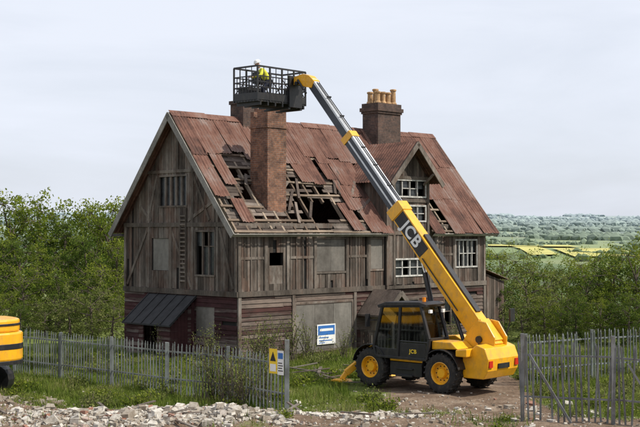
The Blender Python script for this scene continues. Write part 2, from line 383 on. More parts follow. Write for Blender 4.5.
def hboards(mb,P,a0,a1,z0,z1,holes,h=.165,m=0,miss=0):
    z=z0
    while z<z1-.02:
        t=min(z1,z+h); a=a0
        while a<a1-1e-3:
            b=min(a1,a+R.uniform(1.6,4.2))
            if a1-b<.5: b=a1
            r=R.random(); segs=[];s=a
            for hh in sorted(holes):
                if hh[2]<(z+t)/2<hh[3] and hh[1]>s and hh[0]<b:
                    if hh[0]>s: segs.append((s,hh[0]))
                    s=max(s,hh[1])
            if s<b: segs.append((s,b))
            for s0,s1 in segs:
                if s1-s0<.03: continue
                if R.random()<miss: s0=s0+(s1-s0)*R.uniform(.3,.7)
                d=R.uniform(0,.01); sag=R.uniform(-.02,.02)
                mb.hexa([P(s0+.003,-.025,z),P(s1-.003,-.025,z),P(s1-.003,.04+d,z-.01+sag),P(s0+.003,.04+d,z-.01),
                         P(s0+.003,-.025,t),P(s1-.003,-.025,t),P(s1-.003,.008+d,t+sag),P(s0+.003,.008+d,t)],m,r)
            a=b
        z=t
def window(mbf,mbg,P,a0,a1,z0,z1,nv=3,nh=1,fm=0,fw=.06,broken=.35):
    wb(mbf,P,a0-.05,a1+.05,-.03,.055,z0-.07,z0,fm); wb(mbf,P,a0-.05,a1+.05,-.03,.05,z1,z1+.07,fm)
    wb(mbf,P,a0-.06,a0,-.03,.045,z0,z1,fm); wb(mbf,P,a1,a1+.06,-.03,.045,z0,z1,fm)
    for i in range(1,nv):
        a=a0+(a1-a0)*i/nv; wb(mbf,P,a-fw/2,a+fw/2,-.09,.01,z0,z1,fm)
    for j in range(1,nh):
        z=z0+(z1-z0)*j/nh
        for i in range(nv):
            if R.random()<.15: continue
            aa=a0+(a1-a0)*i/nv; ab=a0+(a1-a0)*(i+1)/nv
            wb(mbf,P,aa+fw/2,ab-fw/2,-.08,.0,z-.018,z+.018,fm)
    for i in range(nv):
        for j in range(nh):
            aa=a0+(a1-a0)*i/nv; ab=a0+(a1-a0)*(i+1)/nv; za=z0+(z1-z0)*j/nh; zb=z0+(z1-z0)*(j+1)/nh
            if R.random()>broken: wb(mbg,P,aa+.01,ab-.01,-.075,-.065,za,zb,0)
wallM=MB(); up=MB(); lo=MB(); lop=MB(); tim=MB(); win=MB(); gl=MB(); ply=MB()
Hf_lo=[(3.0,6.2,.25,2.1),(7.4,8.4,.0,2.1),(9.0,10.4,.8,2.0),(12.2,14.2,.8,2.0)]
Hf_up=[(4.16,5.83,3.36,4.66),(7.34,8.1,3.4,4.65),(1.56,2.35,2.95,4.15),(8.75,10.75,3.1,3.75),(9.3,10.75,5.45,6.05),(8.75,10.75,6.5,7.15),(13.0,14.55,3.4,4.55)]
backing(wallM,FR,.0,W,0,ZE,Hf_lo+[h for h in Hf_up if h[3]<5.3])
hboards(lo,FR,.0,W,.1,2.5,Hf_lo,m=0,miss=.015)
topf=lambda a:ZE
vboards(up,FR,0,8.2,2.72,topf,Hf_up,miss=.05)
vboards(up,FR,11.0,W,2.72,topf,Hf_up,miss=.05)
BF=lambda a,d,z:(a,-.12-d,z)
u0,u1,uc,bz,bt=8.2,11.0,9.6,7.25,8.7
topb=lambda a: bz+(bt-bz)*(1-abs(a-uc)/(uc-u0))
backing(wallM,BF,u0,u1,2.6,7.25,[h for h in Hf_up if h[0]>=8.7 and h[1]<11])
wallM.ext([(u0,7.25),(u1,7.25),(uc,8.7)],lambda a,z:BF(a,-.03,z),lambda a,z:BF(a,-.14,z))
vboards(up,BF,u0,u1,2.72,topb,[h for h in Hf_up if h[0]>=8.7 and h[1]<11],miss=.03)
for a in (u0,u1): wallM.bx(a-.03,a+.03,-.1,2.0,ZE-.1,7.25)
for k in range(12):
    up.bx(u0-.05,u0-.031,-.12+k*.17,.04+k*.17,ZE,7.25); up.bx(u1+.031,u1+.05,-.12+k*.17,.04+k*.17,ZE,7.25)
for z in (2.6,4.9,6.3,7.28): wb(tim,BF,u0,u1,.0,.065,z-.07,z+.07)
for a in (u0,u0+.42,u1-.14): wb(tim,BF,a,a+.14,.0,.06,2.68,7.2)
wb(tim,FR,-.04,u0,-.02,.10,2.5,2.7); wb(tim,FR,u1,W+.02,-.02,.10,2.5,2.7)
wb(tim,FR,0,W,-.02,.07,0.0,.1); wb(tim,FR,0,u0,-.02,.085,5.1,5.28); wb(tim,FR,u1,W,-.02,.085,5.1,5.28)
for a in (0,1.35,2.5,4.0,5.85,7.15,11.6,12.8,14.6,W-.16): wb(tim,FR,a,a+.14,.0,.07,2.7,5.1)
for a in (2.8,6.3,W-.16,0): wb(tim,FR,a,a+.15,.0,.075,.1,2.5)
for a0,a1 in ((.14,1.35),(2.64,4.0),(5.99,7.15),(11.74,12.8)): wb(tim,FR,a0,a1,.0,.045,3.9,4.0)
a=.3
while a<W-.2:
    if not any(h[0]-.05<a<h[1]+.05 for h in Hf_up) and not (u0-.1<a<u1+.1) and R.random()>.08: wb(tim,FR,a,a+.045,.0,.05,2.7+(R.uniform(0,1) if R.random()<.15 else 0),5.1)
    a+=.34
def shutter(P,h,n=1,mm=0,proud=.02):
    w=(h[1]-h[0])/n
    for i in range(n): wb(ply,P,h[0]+i*w+.006,h[0]+(i+1)*w-.006,-.06,proud+R.uniform(-.005,.008),h[2]+.01,h[3]-.01,0)
for h,n in ((Hf_lo[0],3),(Hf_up[0],2),(Hf_up[1],1)):
    shutter(FR,h,n); a0,a1,z0,z1=h
    for q in ((a0-.07,a0,z0,z1),(a1,a1+.07,z0,z1),(a0-.07,a1+.07,z1,z1+.08),(a0-.07,a1+.07,z0-.08,z0)): wb(tim,FR,q[0],q[1],-.02,.055,q[2],q[3])
h=Hf_up[2]; wb(tim,FR,h[0],h[1],-.06,-.01,h[2],h[3]-.5)
window(win,gl,FR,*Hf_lo[3],nv=4,nh=2); window(win,gl,FR,*Hf_up[6],nv=5,nh=2,fm=1,fw=.045,broken=.3)
window(win,gl,FR,*Hf_lo[2],nv=3,nh=2)
for hh,nv in ((Hf_up[3],4),(Hf_up[4],3),(Hf_up[5],4)): window(win,gl,BF,*hh,nv=nv,nh=2,fm=1,fw=.055,broken=.15)
wb(win,FR,7.4,8.4,-.08,-.02,0,2.1,0)
Hg_up=[(3.0,4.72,6.0,7.15),(1.3,2.42,3.3,4.95),(4.2,5.2,3.4,4.7)]
Hg_lo=[(1.3,2.4,.9,2.1),(3.1,4.1,.0,2.0)]
backing(wallM,GB,0,D,0,ZE,[Hg_up[1],Hg_up[2],*Hg_lo])
zt=lambda a: ZE+TA*min(a,D-a)
st=[i*D/28 for i in range(29)]
for a0,a1 in zip(st,st[1:]):
    c=(a0+a1)/2
    if 3.0<c<4.72: wb(wallM,GB,a0,a1,-.14,-.03,ZE,6.0); wb(wallM,GB,a0,a1,-.14,-.03,7.15,zt(a0)-.05,0,.3,zt(a1)-.05)
    else: wb(wallM,GB,a0,a1,-.14,-.03,ZE,zt(a0)-.04,0,.3,zt(a1)-.04)
vboards(up,GB,0,D,2.72,lambda a: zt(a)-.03,Hg_up,miss=.045)
hboards(lop,GB,0,D,.1,2.5,Hg_lo,m=0,miss=.015)
wb(tim,GB,-.1,D,-.02,.10,2.5,2.7); wb(tim,GB,0,D,-.02,.075,5.15,5.32); wb(tim,GB,1.6,D-1.6,0,.06,7.3,7.42)
for a in (0,1.05,2.55,3.9,5.35,D-.14):
    for z0,z1 in ((2.7,5.15),(5.32,zt(a+.07)-.15)):
        if z1<z0+.2 or (3.0<a<4.7 and z0>5): continue
        wb(tim,GB,a,a+.13,0,.065,z0,z1)
def brace(P,a,z,a2,z2,w=.12):
    d=Vector((a2-a,z2-z)).normalized(); n=Vector((-d.y,d.x))*w/2
    pts=[(a+n.x,z+n.y),(a2+n.x,z2+n.y),(a2-n.x,z2-n.y),(a-n.x,z-n.y)]
    tim.ext(pts,lambda p,q:P(p,.0,q),lambda p,q:P(p,.05,q))
brace(GB,.2,2.8,1.0,5.1);brace(GB,6.9,2.8,5.5,5.1);brace(GB,2.9,5.4,1.2,6.2);brace(GB,5.3,5.4,6.0,6.0);brace(GB,4.0,5.1,2.7,2.8)
brace(GB,1.6,5.4,2.6,7.2);brace(GB,5.5,5.4,4.9,7.2)
wb(tim,GB,D/2-.06,D/2+.06,0,.062,7.42,9.2)
window(win,gl,GB,*Hg_up[0],nv=5,nh=1,broken=.5,fw=.09); window(win,gl,GB,*Hg_up[1],nv=3,nh=3,broken=.6)
shutter(GB,Hg_up[2],1,proud=-.02); shutter(GB,Hg_lo[0],1)
for z in [3.0+.17*i for i in range(16)]: wb(tim,GB,2.98,3.3,.08,.12,z,z+.06)
wb(tim,GB,2.94,2.98,.0,.13,2.75,5.9); wb(tim,GB,3.30,3.34,.0,.13,2.75,5.9)
backing(wallM,BK,0,W,0,ZE,[]); backing(wallM,RG,0,D,0,ZE,[])
wallM.ext([(0,ZE),(D,ZE),(D/2,ZR-.05)],lambda a,z:(W+.03,a,z),lambda a,z:(W-.1,a,z))
hboards(lo,BK,0,W,.1,ZE,[],h=.2); vboards(up,RG,0,D,2.72,lambda a:zt(a)-.03,[]); hboards(lo,RG,0,D,.1,2.7,[])
wallM.build('wall_core',['dark'],H); up.build('upper_boards',['wood'],H); lo.build('clapboards',['woodh'],H); lop.build('gable_clapboards',['woodpaint'],H)
tim.build('timber_frame',['timber'],H); win.build('window_frames',['timber','oldwhite'],H); gl.build('window_panes',['glassd'],H); ply.build('shutters',['ply'],H)
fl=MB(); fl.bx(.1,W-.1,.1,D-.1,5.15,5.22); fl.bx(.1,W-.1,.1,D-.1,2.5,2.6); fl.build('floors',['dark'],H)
# ---- roof
OV=.35; LS=(D/2+OV)/CA; ZO=ZE-OV*TA
def sagf(u): return -.05*math.sin(max(0,min(1,u/8.2))*math.pi)-.03*math.sin(max(0,min(1,(u-8)/7.5))*math.pi)
def S(u,s,n=0): return (u,-OV+s*CA-n*SA,ZO+s*SA+n*CA+sagf(u)*s/LS)
def SB(u,s,n=0):
    p=S(u,s,n); return (p[0],D-p[1],p[2])
def sheet(mb,F,u0,u1,s0,s1,n=.06,rot=0,r=None,seg=2,lift=0,per=.15):
    r=R.random() if r is None else r; k=max(4,int((u1-u0)/per*4)); uc=(u0+u1)/2
    base=len(mb.v); A=.022
    for j in range(seg+1):
        s=s0+(s1-s0)*j/seg
        for i in range(k+1):
            u=u0+(u1-u0)*i/k; o=A*math.sin(2*math.pi*u/per)
            sag=lift*((1-j/seg)**2)*(abs(u-uc)/(u1-u0)*2)
            mb.v.append(F(u+rot*(s-s1),s-rot*(u-uc)*.6,n+o+sag))
    for j in range(seg):
        for i in range(k):
            p=base+j*(k+1)+i; mb.f.append((p,p+1,p+k+2,p+k+1)); mb.r.append(r); mb.m.append(0)
sh=MB()
rows=[(3.95,LS+.02),(1.95,4.1),(-.05,2.1)]
cols=[]; u=-.48
while u<W+.45: cols.append((u,min(u+.74,W+.5))); u+=.68
for ri,(s0,s1) in enumerate(rows):
    for (c0,c1) in cols:
        c=(c0+c1)/2; keep=True
        if c<8.0:
            if ri==0: keep=True
            elif ri==1: keep=(c<.1) or (c>7.3)
            else: keep=(7.4<c)
        if u0-.1<c<u1+.1 and ri==2: keep=False
        if u0+.0<c<u1-.0 and ri==1: keep=False
        if ri==2 and 11.9<c<12.6: keep=False
        if not keep: continue
        jag=R.uniform(-.25,.35) if (c<8 and ri<2) else R.uniform(-.05,.05)
        sheet(sh,S,c0,c1,s0+jag,s1,n=.075+R.uniform(0,.03),rot=R.uniform(-.016,.016),lift=R.uniform(0,.08) if c<8 else R.uniform(0,.05))
for (a,b_,s0,s1,rot,r) in ((.35,1.0,2.4,4.0,.02,.9),(4.6,5.3,2.7,4.1,-.03,.7),(5.35,6.0,2.6,4.2,.02,.4),(6.5,7.15,1.2,3.2,.03,.85),(7.0,7.7,.0,1.9,.0,.8),(5.9,6.6,.1,1.6,-.04,.95),(.2,.85,.5,1.7,.05,.75),(6.2,6.8,2.9,4.1,0,.2),(6.9,7.5,2.6,4.1,0.01,.6)):
    sheet(sh,S,a,b_,s0,s1,n=.09,rot=rot,r=r,lift=.05)
for (c0,c1) in cols:
    for (s0,s1) in rows: sheet(sh,SB,c0,c1,s0,s1,n=.075+R.uniform(0,.02))
for (c0,c1) in zip([x*1.8-.5 for x in range(9)],[x*1.8+1.32 for x in range(9)]):
    z=ZR+.12+R.uniform(-.02,.02)+sagf((c0+c1)/2); sh.hexa([(c0,D/2-.22,z-.22),(c1,D/2-.22,z-.22),(c1,D/2,z),(c0,D/2,z),(c0,D/2-.22,z-.2),(c1,D/2-.22,z-.2),(c1,D/2,z+.02),(c0,D/2,z+.02)])
sh.build('corrugated_roof_sheets',['rust'],H,smooth=True,fixn=False)
rf=MB()
u=-.3
while u<W+.3:
    lo_s=0 if not(u0<u<u1) else 3.2
    if 4.2<u<5.4: lo_s=R.choice([1.7,2.0])
    rf.hexa([S(u,lo_s,-.12),S(u+.09,lo_s,-.12),S(u+.09,LS,-.12),S(u,LS,-.12),S(u,lo_s,.0),S(u+.09,lo_s,.0),S(u+.09,LS,.0),S(u,LS,.0)])
    u+=.62
for s in (.05,.62,1.3,1.98,2.66,3.34,4.02,4.8,5.6):
    for a,b_ in ((-.42,8.15),(11.05,W+.42)) if s<3.3 else ((-.42,W+.42),):
        x=a
        while x<b_-.05:
            y=min(b_,x+R.uniform(1.4,3.2)); j=R.uniform(-.03,.03); t=R.uniform(-.05,.05); md=(x+y)/2
            skip=(3.6<md<5.4 and .3<s<1.5)
            if (R.random()>.07 and not skip) or s<.1: rf.hexa([S(x,s+j,.0),S(y,s+j+t,.0),S(y,s+j+t+.10,.0),S(x,s+j+.10,.0),S(x,s+j,.05),S(y,s+j+t,.05),S(y,s+j+t+.10,.05),S(x,s+j+.10,.05)])
            x=y+.01
rf.build('rafters_and_battens',['batten'],H)
sb=MB()
holes=[(3.2,5.3,.15,1.75),(1.0,1.75,1.6,2.9),(4.7,5.9,2.0,2.5),(.2,.8,3.0,3.8)]
s=.1
while s<3.95:
    u=-.3
    while u<8.1:
        l=R.uniform(.5,1.6); e_=min(8.1,u+l); c=(u+e_)/2
        if nz(c,s,1.1,21)>-.16 and not any(h[0]<c<h[1] and h[2]<s<h[3] for h in holes):
            j=R.uniform(-.03,.03); sb.hexa([S(u,s,-.045+j),S(e_,s,-.045),S(e_,s+.15,-.045),S(u,s+.15,-.045+j),S(u,s,-.01+j),S(e_,s,-.01),S(e_,s+.15,-.01),S(u,s+.15,-.01+j)])
        u=e_+.01
    s+=.165
for i in range(14):
    u=R.uniform(.2,7.2); s=R.uniform(.2,3); a=R.uniform(-.5,.5); l=R.uniform(.6,1.5)
    p=Vector(S(u,s,.085)); q=Vector(S(u+l*math.cos(a+.8),s+l*math.sin(a+.8),.09)); sb.beam(p,q,.12,.02,up=(0,-SA,CA))
sb.build('roof_boarding',['sheath'],H)
bb=MB()
for x0,x1 in ((-.56,-.52),(W+.52,W+.56)):
    for F_ in (S,SB):
        q=[F_(0,-.06,-.17),F_(0,LS+.0,-.17),F_(0,LS+.03,.07),F_(0,-.06,.07)]
        bb.hexa([(x0,*p[1:]) for p in q]+[(x1,*p[1:]) for p in q])
for F_ in (S,SB):
    for a,b_ in ((-.5,u0-.1),(u1+.1,W+.5)) if F_ is S else ((-.5,W+.5),):
        bb.hexa([F_(a,-.05,-.12),F_(b_,-.05,-.12),F_(b_,-.02,-.12),F_(a,-.02,-.12),F_(a,-.05,.03),F_(b_,-.05,.03),F_(b_,-.02,.03),F_(a,-.02,.03)])
bb.build('barge_boards',['pale'],H)
dm=MB(); rise=(bt-bz)/(uc-u0); da=math.atan(rise); dL=(uc-u0+.3)/math.cos(da)
def DS(sgn):
    def f(v,s,n=0):
        x=uc+sgn*((uc-u0+.3)-s*math.cos(da))+sgn*n*math.sin(da); z=bz-.3*rise+.08+s*math.sin(da)+n*math.cos(da); return (x,v,z)
    return f
for sg in (-1,1):
    v=-.72
    while v<3.2: sheet(dm,DS(sg),v,v+.75,0,dL+.02,n=.05,r=R.uniform(.0,.3)); v+=.68
dm.build('dormer_roof_sheets',['rust'],H,smooth=True,fixn=False)
db=MB()
for sg in (-1,1):
    f=DS(sg); q=[f(0,-.05,-.16),f(0,dL,-.16),f(0,dL+.0,.05),f(0,-.05,.05)]
    db.hexa([(p[0],-.76,p[2]) for p in q]+[(p[0],-.71,p[2]) for p in q])
    db.beam((uc+sg*1.05,-.15,7.0),(uc+sg*1.05,-.7,7.45),.08,.08)
db.build('dormer_barge_boards',['timber'],H)
ch=MB()
ch.bx(1.9,2.9,.4,1.4,5.2,9.3,0,.5)
for i in range(5):
    for j in range(5):
        if i in (0,4) or j in (0,4):
            h_=R.choice([9.45,9.6,9.68,9.76,9.84]); ch.bx(1.9+i*.2+.002,2.1+i*.2-.002,.4+j*.2+.002,.6+j*.2-.002,9.3,h_)
ch.bx(1.86,2.94,.36,1.44,9.02,9.10)
ch.build('chimney_stack',['brick'],H)
ch=MB(); ch.bx(3.1,3.95,3.2,4.0,9,10.25); ch.bx(3.05,4.0,3.15,4.05,10.25,10.4)
x0,x1,y0,y1=10.65,12.2,2.55,3.5
ch.bx(x0,x1,y0,y1,7.8,10.35); ch.bx(x0-.05,x1+.05,y0-.05,y1+.05,10.35,10.45); ch.bx(x0-.1,x1+.1,y0-.1,y1+.1,10.45,10.62); ch.bx(x0-.03,x1+.03,y0-.03,y1+.03,10.62,10.82)
ch.bx(x0-.08,x1+.08,y0-.08,y1+.08,8.75,8.85)
ch.build('ridge_chimneys',['brickd'],H)
pt=MB()
for i in range(4):
    for j in range(2):
        c=(x0+.24+i*.36,y0+.25+j*.45,10.82)
        if i==3 and j==1: continue
        h=R.choice([.55,.66,.72]); pt.lathe(c,[(.17,0),(.16,.08),(.125,.12),(.115,h-.1),(.15,h-.08),(.15,h-.02),(.12,h),(.09,h),(.09,h-.3)],14,0,R.random(),axis='z')
pt.build('chimney_pots',['pot'],H,smooth=True,fixn=False)
po=MB()
po.hexa([(-1.35,2.35,1.32),(-.04,2.35,2.40),(-.04,5.45,2.40),(-1.35,5.45,1.32),(-1.35,2.35,1.38),(-.04,2.35,2.47),(-.04,5.45,2.47),(-1.35,5.45,1.38)])
for k in range(6): po.hexa([(-1.36,2.35+k*.6,1.385),(-.05,2.35+k*.6,2.475),(-.05,2.39+k*.6,2.475),(-1.36,2.39+k*.6,1.385),(-1.36,2.35+k*.6,1.41),(-.05,2.35+k*.6,2.5),(-.05,2.39+k*.6,2.5),(-1.36,2.39+k*.6,1.41)])
po.build('side_porch_roof',['felt'],H)
pw=MB(); P=lambda a,d,z:(-1.2-d,a,z); hboards(pw,P,2.5,5.3,0,1.35,[(3.3,4.2,0,1.3)])
for k in range(7): pw.bx(-1.2+k*.165,-1.045+k*.165,2.47,2.5,0,1.3+(k+1)*.13); pw.bx(-1.2+k*.165,-1.045+k*.165,5.3,5.33,0,1.3+(k+1)*.13)
pw.build('side_porch_walls',['woodpaint'],H)
fp=MB(); fr=MB(); pu0,pu1,pv=6.6,8.3,-1.4; pc=(pu0+pu1)/2
for sg in (-1,1):
    e0=pc+sg*1.0; a=[(e0,pv-.2,1.5),(pc,pv-.2,2.5),(pc,-.11,2.5),(e0,-.11,1.5)]
    fp.hexa(a+[(p[0],p[1],p[2]+.07) for p in a])
    fr.beam((e0,pv-.24,1.47),(pc,pv-.24,2.47),.05,.2,up=(0,0,1))
for x in (pu0+.05,pu1-.05): fr.bx(x-.06,x+.06,pv-.06,pv+.06,0,1.65); fr.bx(x-.04,x+.04,pv+.06,-.1,1.55,1.65); fr.bx(x-.03,x+.03,pv+.06,-.1,.85,.93)
for k in range(5): fr.bx(pu0+.03,pu0+.06,pv+.2+k*.23,pv+.36+k*.23,.0,.85)
fr.bx(pu0,pu1,pv-.05,pv+.05,1.65,1.77)
fp.build('front_porch_roof',['sheath'],H); fr.build('front_porch_frame',['timber'],H)
lt=MB(); X0,X1=W+.06,W+2.3
P=lambda a,d,z:(a,.6-d,z); vboards(lt,P,X0,X1,0,lambda a:3.2-(a-X0)*.28,[]); lt.bx(X0,X1,.64,3.5,0,2.5)
P=lambda a,d,z:(X1+d,a,z); vboards(lt,P,.6,3.5,0,lambda a:2.6,[]); lt.build('side_extension_walls',['wood'],H)
ls=MB()
def LF(u,s,n=0): return (X1+.2-s*.96,u,2.62+s*.27+n)
u=.4
while u<3.5: sheet(ls,LF,u,u+.74,0,2.5,n=.05); u+=.68
ls.build('side_extension_roof',['rust'],H,smooth=True,fixn=False)
sg=MB(); sg.bx(4.15,5.2,-.075,-.06,.45,1.25,0); sg.bx(4.2,5.15,-.079,-.0755,.82,1.2,1); sg.bx(4.3,5.05,-.0825,-.0795,.98,1.08,0); sg.bx(4.25,4.8,-.079,-.0755,.7,.74,1); sg.bx(4.25,5.0,-.079,-.0755,.58,.62,1); sg.bx(4.25,4.6,-.079,-.0755,.5,.53,1)
sg.build('site_notice_board',['white','blue'],H)
# ------------------------------------------------------------------ telehandler
TP=Vector((3.38,38.04,.02)); TH=rad(138)
T=empty('telehandler',TP,TH)
wh=MB()
WR=.61
for sx_ in (1.375,-1.375):
    for sy in (.98,-.98):
        o=1 if sy>0 else -1; c=(sx_,sy,WR)
        wh.lathe(c,[(.34,-.19),(.40,-.2),(.5,-.215),(.57,-.19),(.595,-.12),(.6,0),(.595,.12),(.57,.19),(.5,.215),(.40,.2),(.34,.19)],40,0)
        wh.lathe(c,[(.345,o*.19),(.33,o*.2),(.30,o*.15),(.28,o*.06),(.16,o*.05),(.15,o*.13),(.13,o*.16),(.0,o*.16)],28,1)
        wh.lathe(c,[(.345,-o*.19),(.30,-o*.1),(.0,-o*.05)],28,1)
        for k in range(10):
            a=k*math.tau/10; wh.cyl((c[0]+.22*math.cos(a),c[1]+o*.05,c[2]+.22*math.sin(a)),(c[0]+.22*math.cos(a),c[1]+o*.085,c[2]+.22*math.sin(a)),.018,n=6,m=2)
        for k in range(22):
            for hs in (-1,1):
                a=(k+(.5 if hs>0 else 0))*math.tau/22; a2=a+.13
                p0=Vector((c[0]+.605*math.cos(a),c[1]+hs*.01,c[2]+.605*math.sin(a))); p1=Vector((c[0]+.585*math.cos(a2),c[1]+hs*.205,c[2]+.585*math.sin(a2)))
                wh.beam(p0,p1,.05,.05,up=(math.cos(a),0,math.sin(a)),m=0)
wh.build('wheels',['tyre','yellow','black'],T,smooth=True,fixn=False)
cz=MB()
cz.bx(-2.1,2.0,-.42,.42,.55,1.0); cz.cyl((1.375,-.9,.61),(1.375,.9,.61),.11,m=0); cz.cyl((-1.375,-.9,.61),(-1.375,.9,.61),.11,m=0)
cz.bx(1.2,1.55,-.35,.35,.42,.8); cz.bx(-1.55,-1.2,-.35,.35,.42,.8)
cz.bx(-.62,.62,.43,1.08,.42,.84)
cz.bx(-.3,.35,1.08,1.16,.40,.46); cz.bx(-.3,.35,1.08,1.14,.62,.66)
cz.bx(1.95,2.1,-.55,.55,.45,1.1)
for sx_ in (1.375,-1.375):
    for y0,y1 in ((.74,1.2),(-1.2,-.74)):
        n=12
        for k in range(n):
            a0=rad(12+156*k/n); a1=rad(12+156*(k+1)/n); q=[(sx_+.70*math.cos(a),.70*math.sin(a)+WR) for a in (a0,a1)]
            (xa,za),(xb,zb)=q
            cz.hexa([(xa,y0,za),(xb,y0,zb),(xb,y1,zb),(xa,y1,za),(xa,y0,za+.035),(xb,y0,zb+.035),(xb,y1,zb+.035),(xa,y1,za+.035)])
cz.bx(1.2,1.9,-.35,.1,1.0,1.15)
cz.build('chassis',['black'],T,bevel=.012)
by=MB()
ex=lambda prof,y0,y1,m=0: by.ext(prof,lambda a,z:(a,y0,z),lambda a,z:(a,y1,z),m)
ex([(-.95,.75),(.95,.75),(1.0,1.1),(.75,1.45),(-.7,1.62),(-.95,1.5)],-1.14,-.55)
for y0,y1 in ((-.50,-.44),(.16,.22)):
    ex([(-2.65,.85),(-1.0,.85),(-1.0,1.15),(-1.5,1.5),(-1.85,2.0),(-2.1,2.2),(-2.4,2.15),(-2.7,1.7)],y0,y1)
ex([(-2.45,.5),(-1.95,.5),(-1.95,1.15),(-2.45,1.52),(-2.75,1.42),(-2.88,1.1),(-2.85,.75),(-2.7,.5)],-.82,.82)
ex([(-2.3,1.15),(-1.9,1.15),(-1.9,1.35),(-2.3,1.4)],.3,1.12); ex([(-2.3,1.15),(-1.9,1.15),(-1.9,1.35),(-2.3,1.4)],-1.12,-.5)
ex([(-1.95,1.36),(-.98,1.30),(-.98,1.56),(-1.7,1.56)],.24,1.06)
ex([(-.7,.86),(.62,.86),(.62,.96),(-.7,.96)],.45,1.1)
ex([(1.2,1.32),(2.0,1.0),(2.05,1.12),(1.2,1.46)],.2,.72)
for sy in (1,-1):
    by.beam((1.95,sy*.45,.95),(2.45,sy*1.08,.32),.16,.22); by.beam((2.42,sy*1.04,.38),(2.55,sy*1.18,.12),.14,.16)
    by.ext([(2.2,.04),(3.0,.04),(2.7,.14),(2.35,.14)],lambda a,z:(a,sy*1.18-.22,z),lambda a,z:(a,sy*1.18+.22,z))
by.build('body_panels',['yellow','black'],T,bevel=.035)
dt=MB()
dt.bx(-2.90,-2.86,-.78,-.6,.85,1.05,0); dt.bx(-2.90,-2.86,.6,.78,.85,1.05,0); dt.bx(-2.892,-2.86,-.3,.3,.8,.95,1)
dt.cyl((1.1,-.85,1.4),(1.1,-.85,2.3),.05,m=1)
dt.beam((-2.2,-1.0,1.4),(-2.4,-1.15,2.2),.03,.03,m=1); dt.bx(-2.44,-2.38,-1.3,-1.05,2.1,2.5,1)
dt.beam((1.15,1.08,2.1),(1.3,1.38,2.1),.03,.03,m=1); dt.bx(1.25,1.31,1.3,1.48,1.9,2.3,1)
dt.bx(1.17,1.22,.3,.5,1.02,1.14,2)
dt.bx(-1.7,-1.1,.221,.226,1.05,1.3,1); dt.bx(-2.5,-2.1,.221,.226,1.25,1.5,1)
for k in range(5): dt.bx(-.6+k*.28,-.42+k*.28,-1.15,-1.135,1.0,1.35,1)
dt.cyl((-.5,.8,2.72),(-.5,.8,2.86),.06,m=3)
for y in (.35,1.0): dt.bx(-.93,-.86,y-.06,y+.06,2.4,2.5,2)
for k in range(4): dt.cyl((-2.3,.24+.012*k,1.2+.03*k),(-1.3,.24+.012*k,1.0+.05*k),.014,n=6,m=1)
dt.build('lamps_mirrors_exhaust',['red','black','white','amber'],T)
cb=MB(); cg=MB(); pr=[(-.88,.98),(1.12,.98),(1.2,1.3),(.86,2.55),(-.65,2.62),(-.97,1.6)]
ya,yb=.24,1.16
for y in (ya,yb):
    for (a,z),(a2,z2) in zip(pr,pr[1:]+pr[:1]): cb.beam((a,y,z),(a2,y,z2),.08,.10,up=(0,1,0))
    cb.beam((.24,y,.98),(.14,y,2.58),.08,.09,up=(0,1,0)); cb.beam((-.93,y,1.5),(.2,y,1.5),.04,.05,up=(0,1,0))
for (a,z) in pr: cb.beam((a,ya,z),(a,yb,z),.09,.09)
cb.ext([(-.82,2.58),(1.0,2.5),(1.04,2.58),(.7,2.69),(-.6,2.73),(-.88,2.66)],lambda a,z:(a,ya-.05,z),lambda a,z:(a,yb+.05,z))
cb.bx(-.88,1.12,ya,yb,.94,.99); cb.bx(-.84,.2,yb-.02,yb+.012,1.0,1.46); cb.bx(.28,1.14,yb-.02,yb+.010,1.0,1.25)
cb.bx(-.9,-.86,ya,yb,1.0,1.55)
cb.bx(-.45,.05,.45,.92,1.2,1.38); cb.beam((-.45,.69,1.3),(-.6,.69,2.05),.46,.13,up=(1,0,0)); cb.beam((.75,.69,1.0),(.55,.69,1.65),.1,.1); cb.cyl((.5,.69,1.66),(.53,.69,1.69),.2,n=16)
cb.bx(.75,1.12,ya+.05,yb-.05,1.0,1.5); cb.bx(-.6,.9,ya+.02,ya+.06,1.0,1.9)
cb.build('cab_frame',['black','yellow'],T,bevel=.012)
for y in (ya,yb): cg.poly([(a,y+.003,z) for a,z in pr],0)
for i,j in ((1,2),(2,3),(4,5)): cg.poly([(pr[i][0],ya,pr[i][1]),(pr[i][0],yb,pr[i][1]),(pr[j][0],yb,pr[j][1]),(pr[j][0],ya,pr[j][1])])
cg.build('cab_glass',['glass'],T,fixn=False)
bp=Vector((-2.15,-.14,1.62)); BA=rad(49.6); bd=Vector((math.cos(BA),0,math.sin(BA))); bn=Vector((-math.sin(BA),0,math.cos(BA)))
def B(l,n=0,y=0): return bp+bd*l+bn*n+Vector((0,y,0))
bo=MB()
def sec(l0,l1,h,w,m,h0=None):
    h0=h0 or h
    bo.hexa([B(l0,-h0/2,-w/2),B(l0,-h0/2,w/2),B(l0,h0/2,w/2),B(l0,h0/2,-w/2),B(l1,-h/2,-w/2),B(l1,-h/2,w/2),B(l1,h/2,w/2),B(l1,h/2,-w/2)],m)
L1,L2=5.3,8.45
sec(-.4,L1,.54,.42,0,.60); sec(-.3,.5,.70,.47,0); sec(L1-.3,L1+.06,.60,.49,0)
sec(L1,L2,.42,.32,1); sec(L2-.14,L2+.1,.48,.38,0); sec(L2,11.1,.32,.25,1)
def plate(l0,l1,n0,n1,y0,y1,m): bo.hexa([B(l0,n0,y0),B(l0,n0,y1),B(l0,n1,y1),B(l0,n1,y0),B(l1,n0,y0),B(l1,n0,y1),B(l1,n1,y1),B(l1,n1,y0)],m)
plate(L1+.06,L2-.14,.14,.213,-.165,.165,2); plate(L2+.1,11.1,.09,.163,-.128,.128,2); plate(L1+.06,L2-.14,-.06,-.0,.1,.164,2)
plate(3.4,4.97,-.23,.23,.212,.217,3)
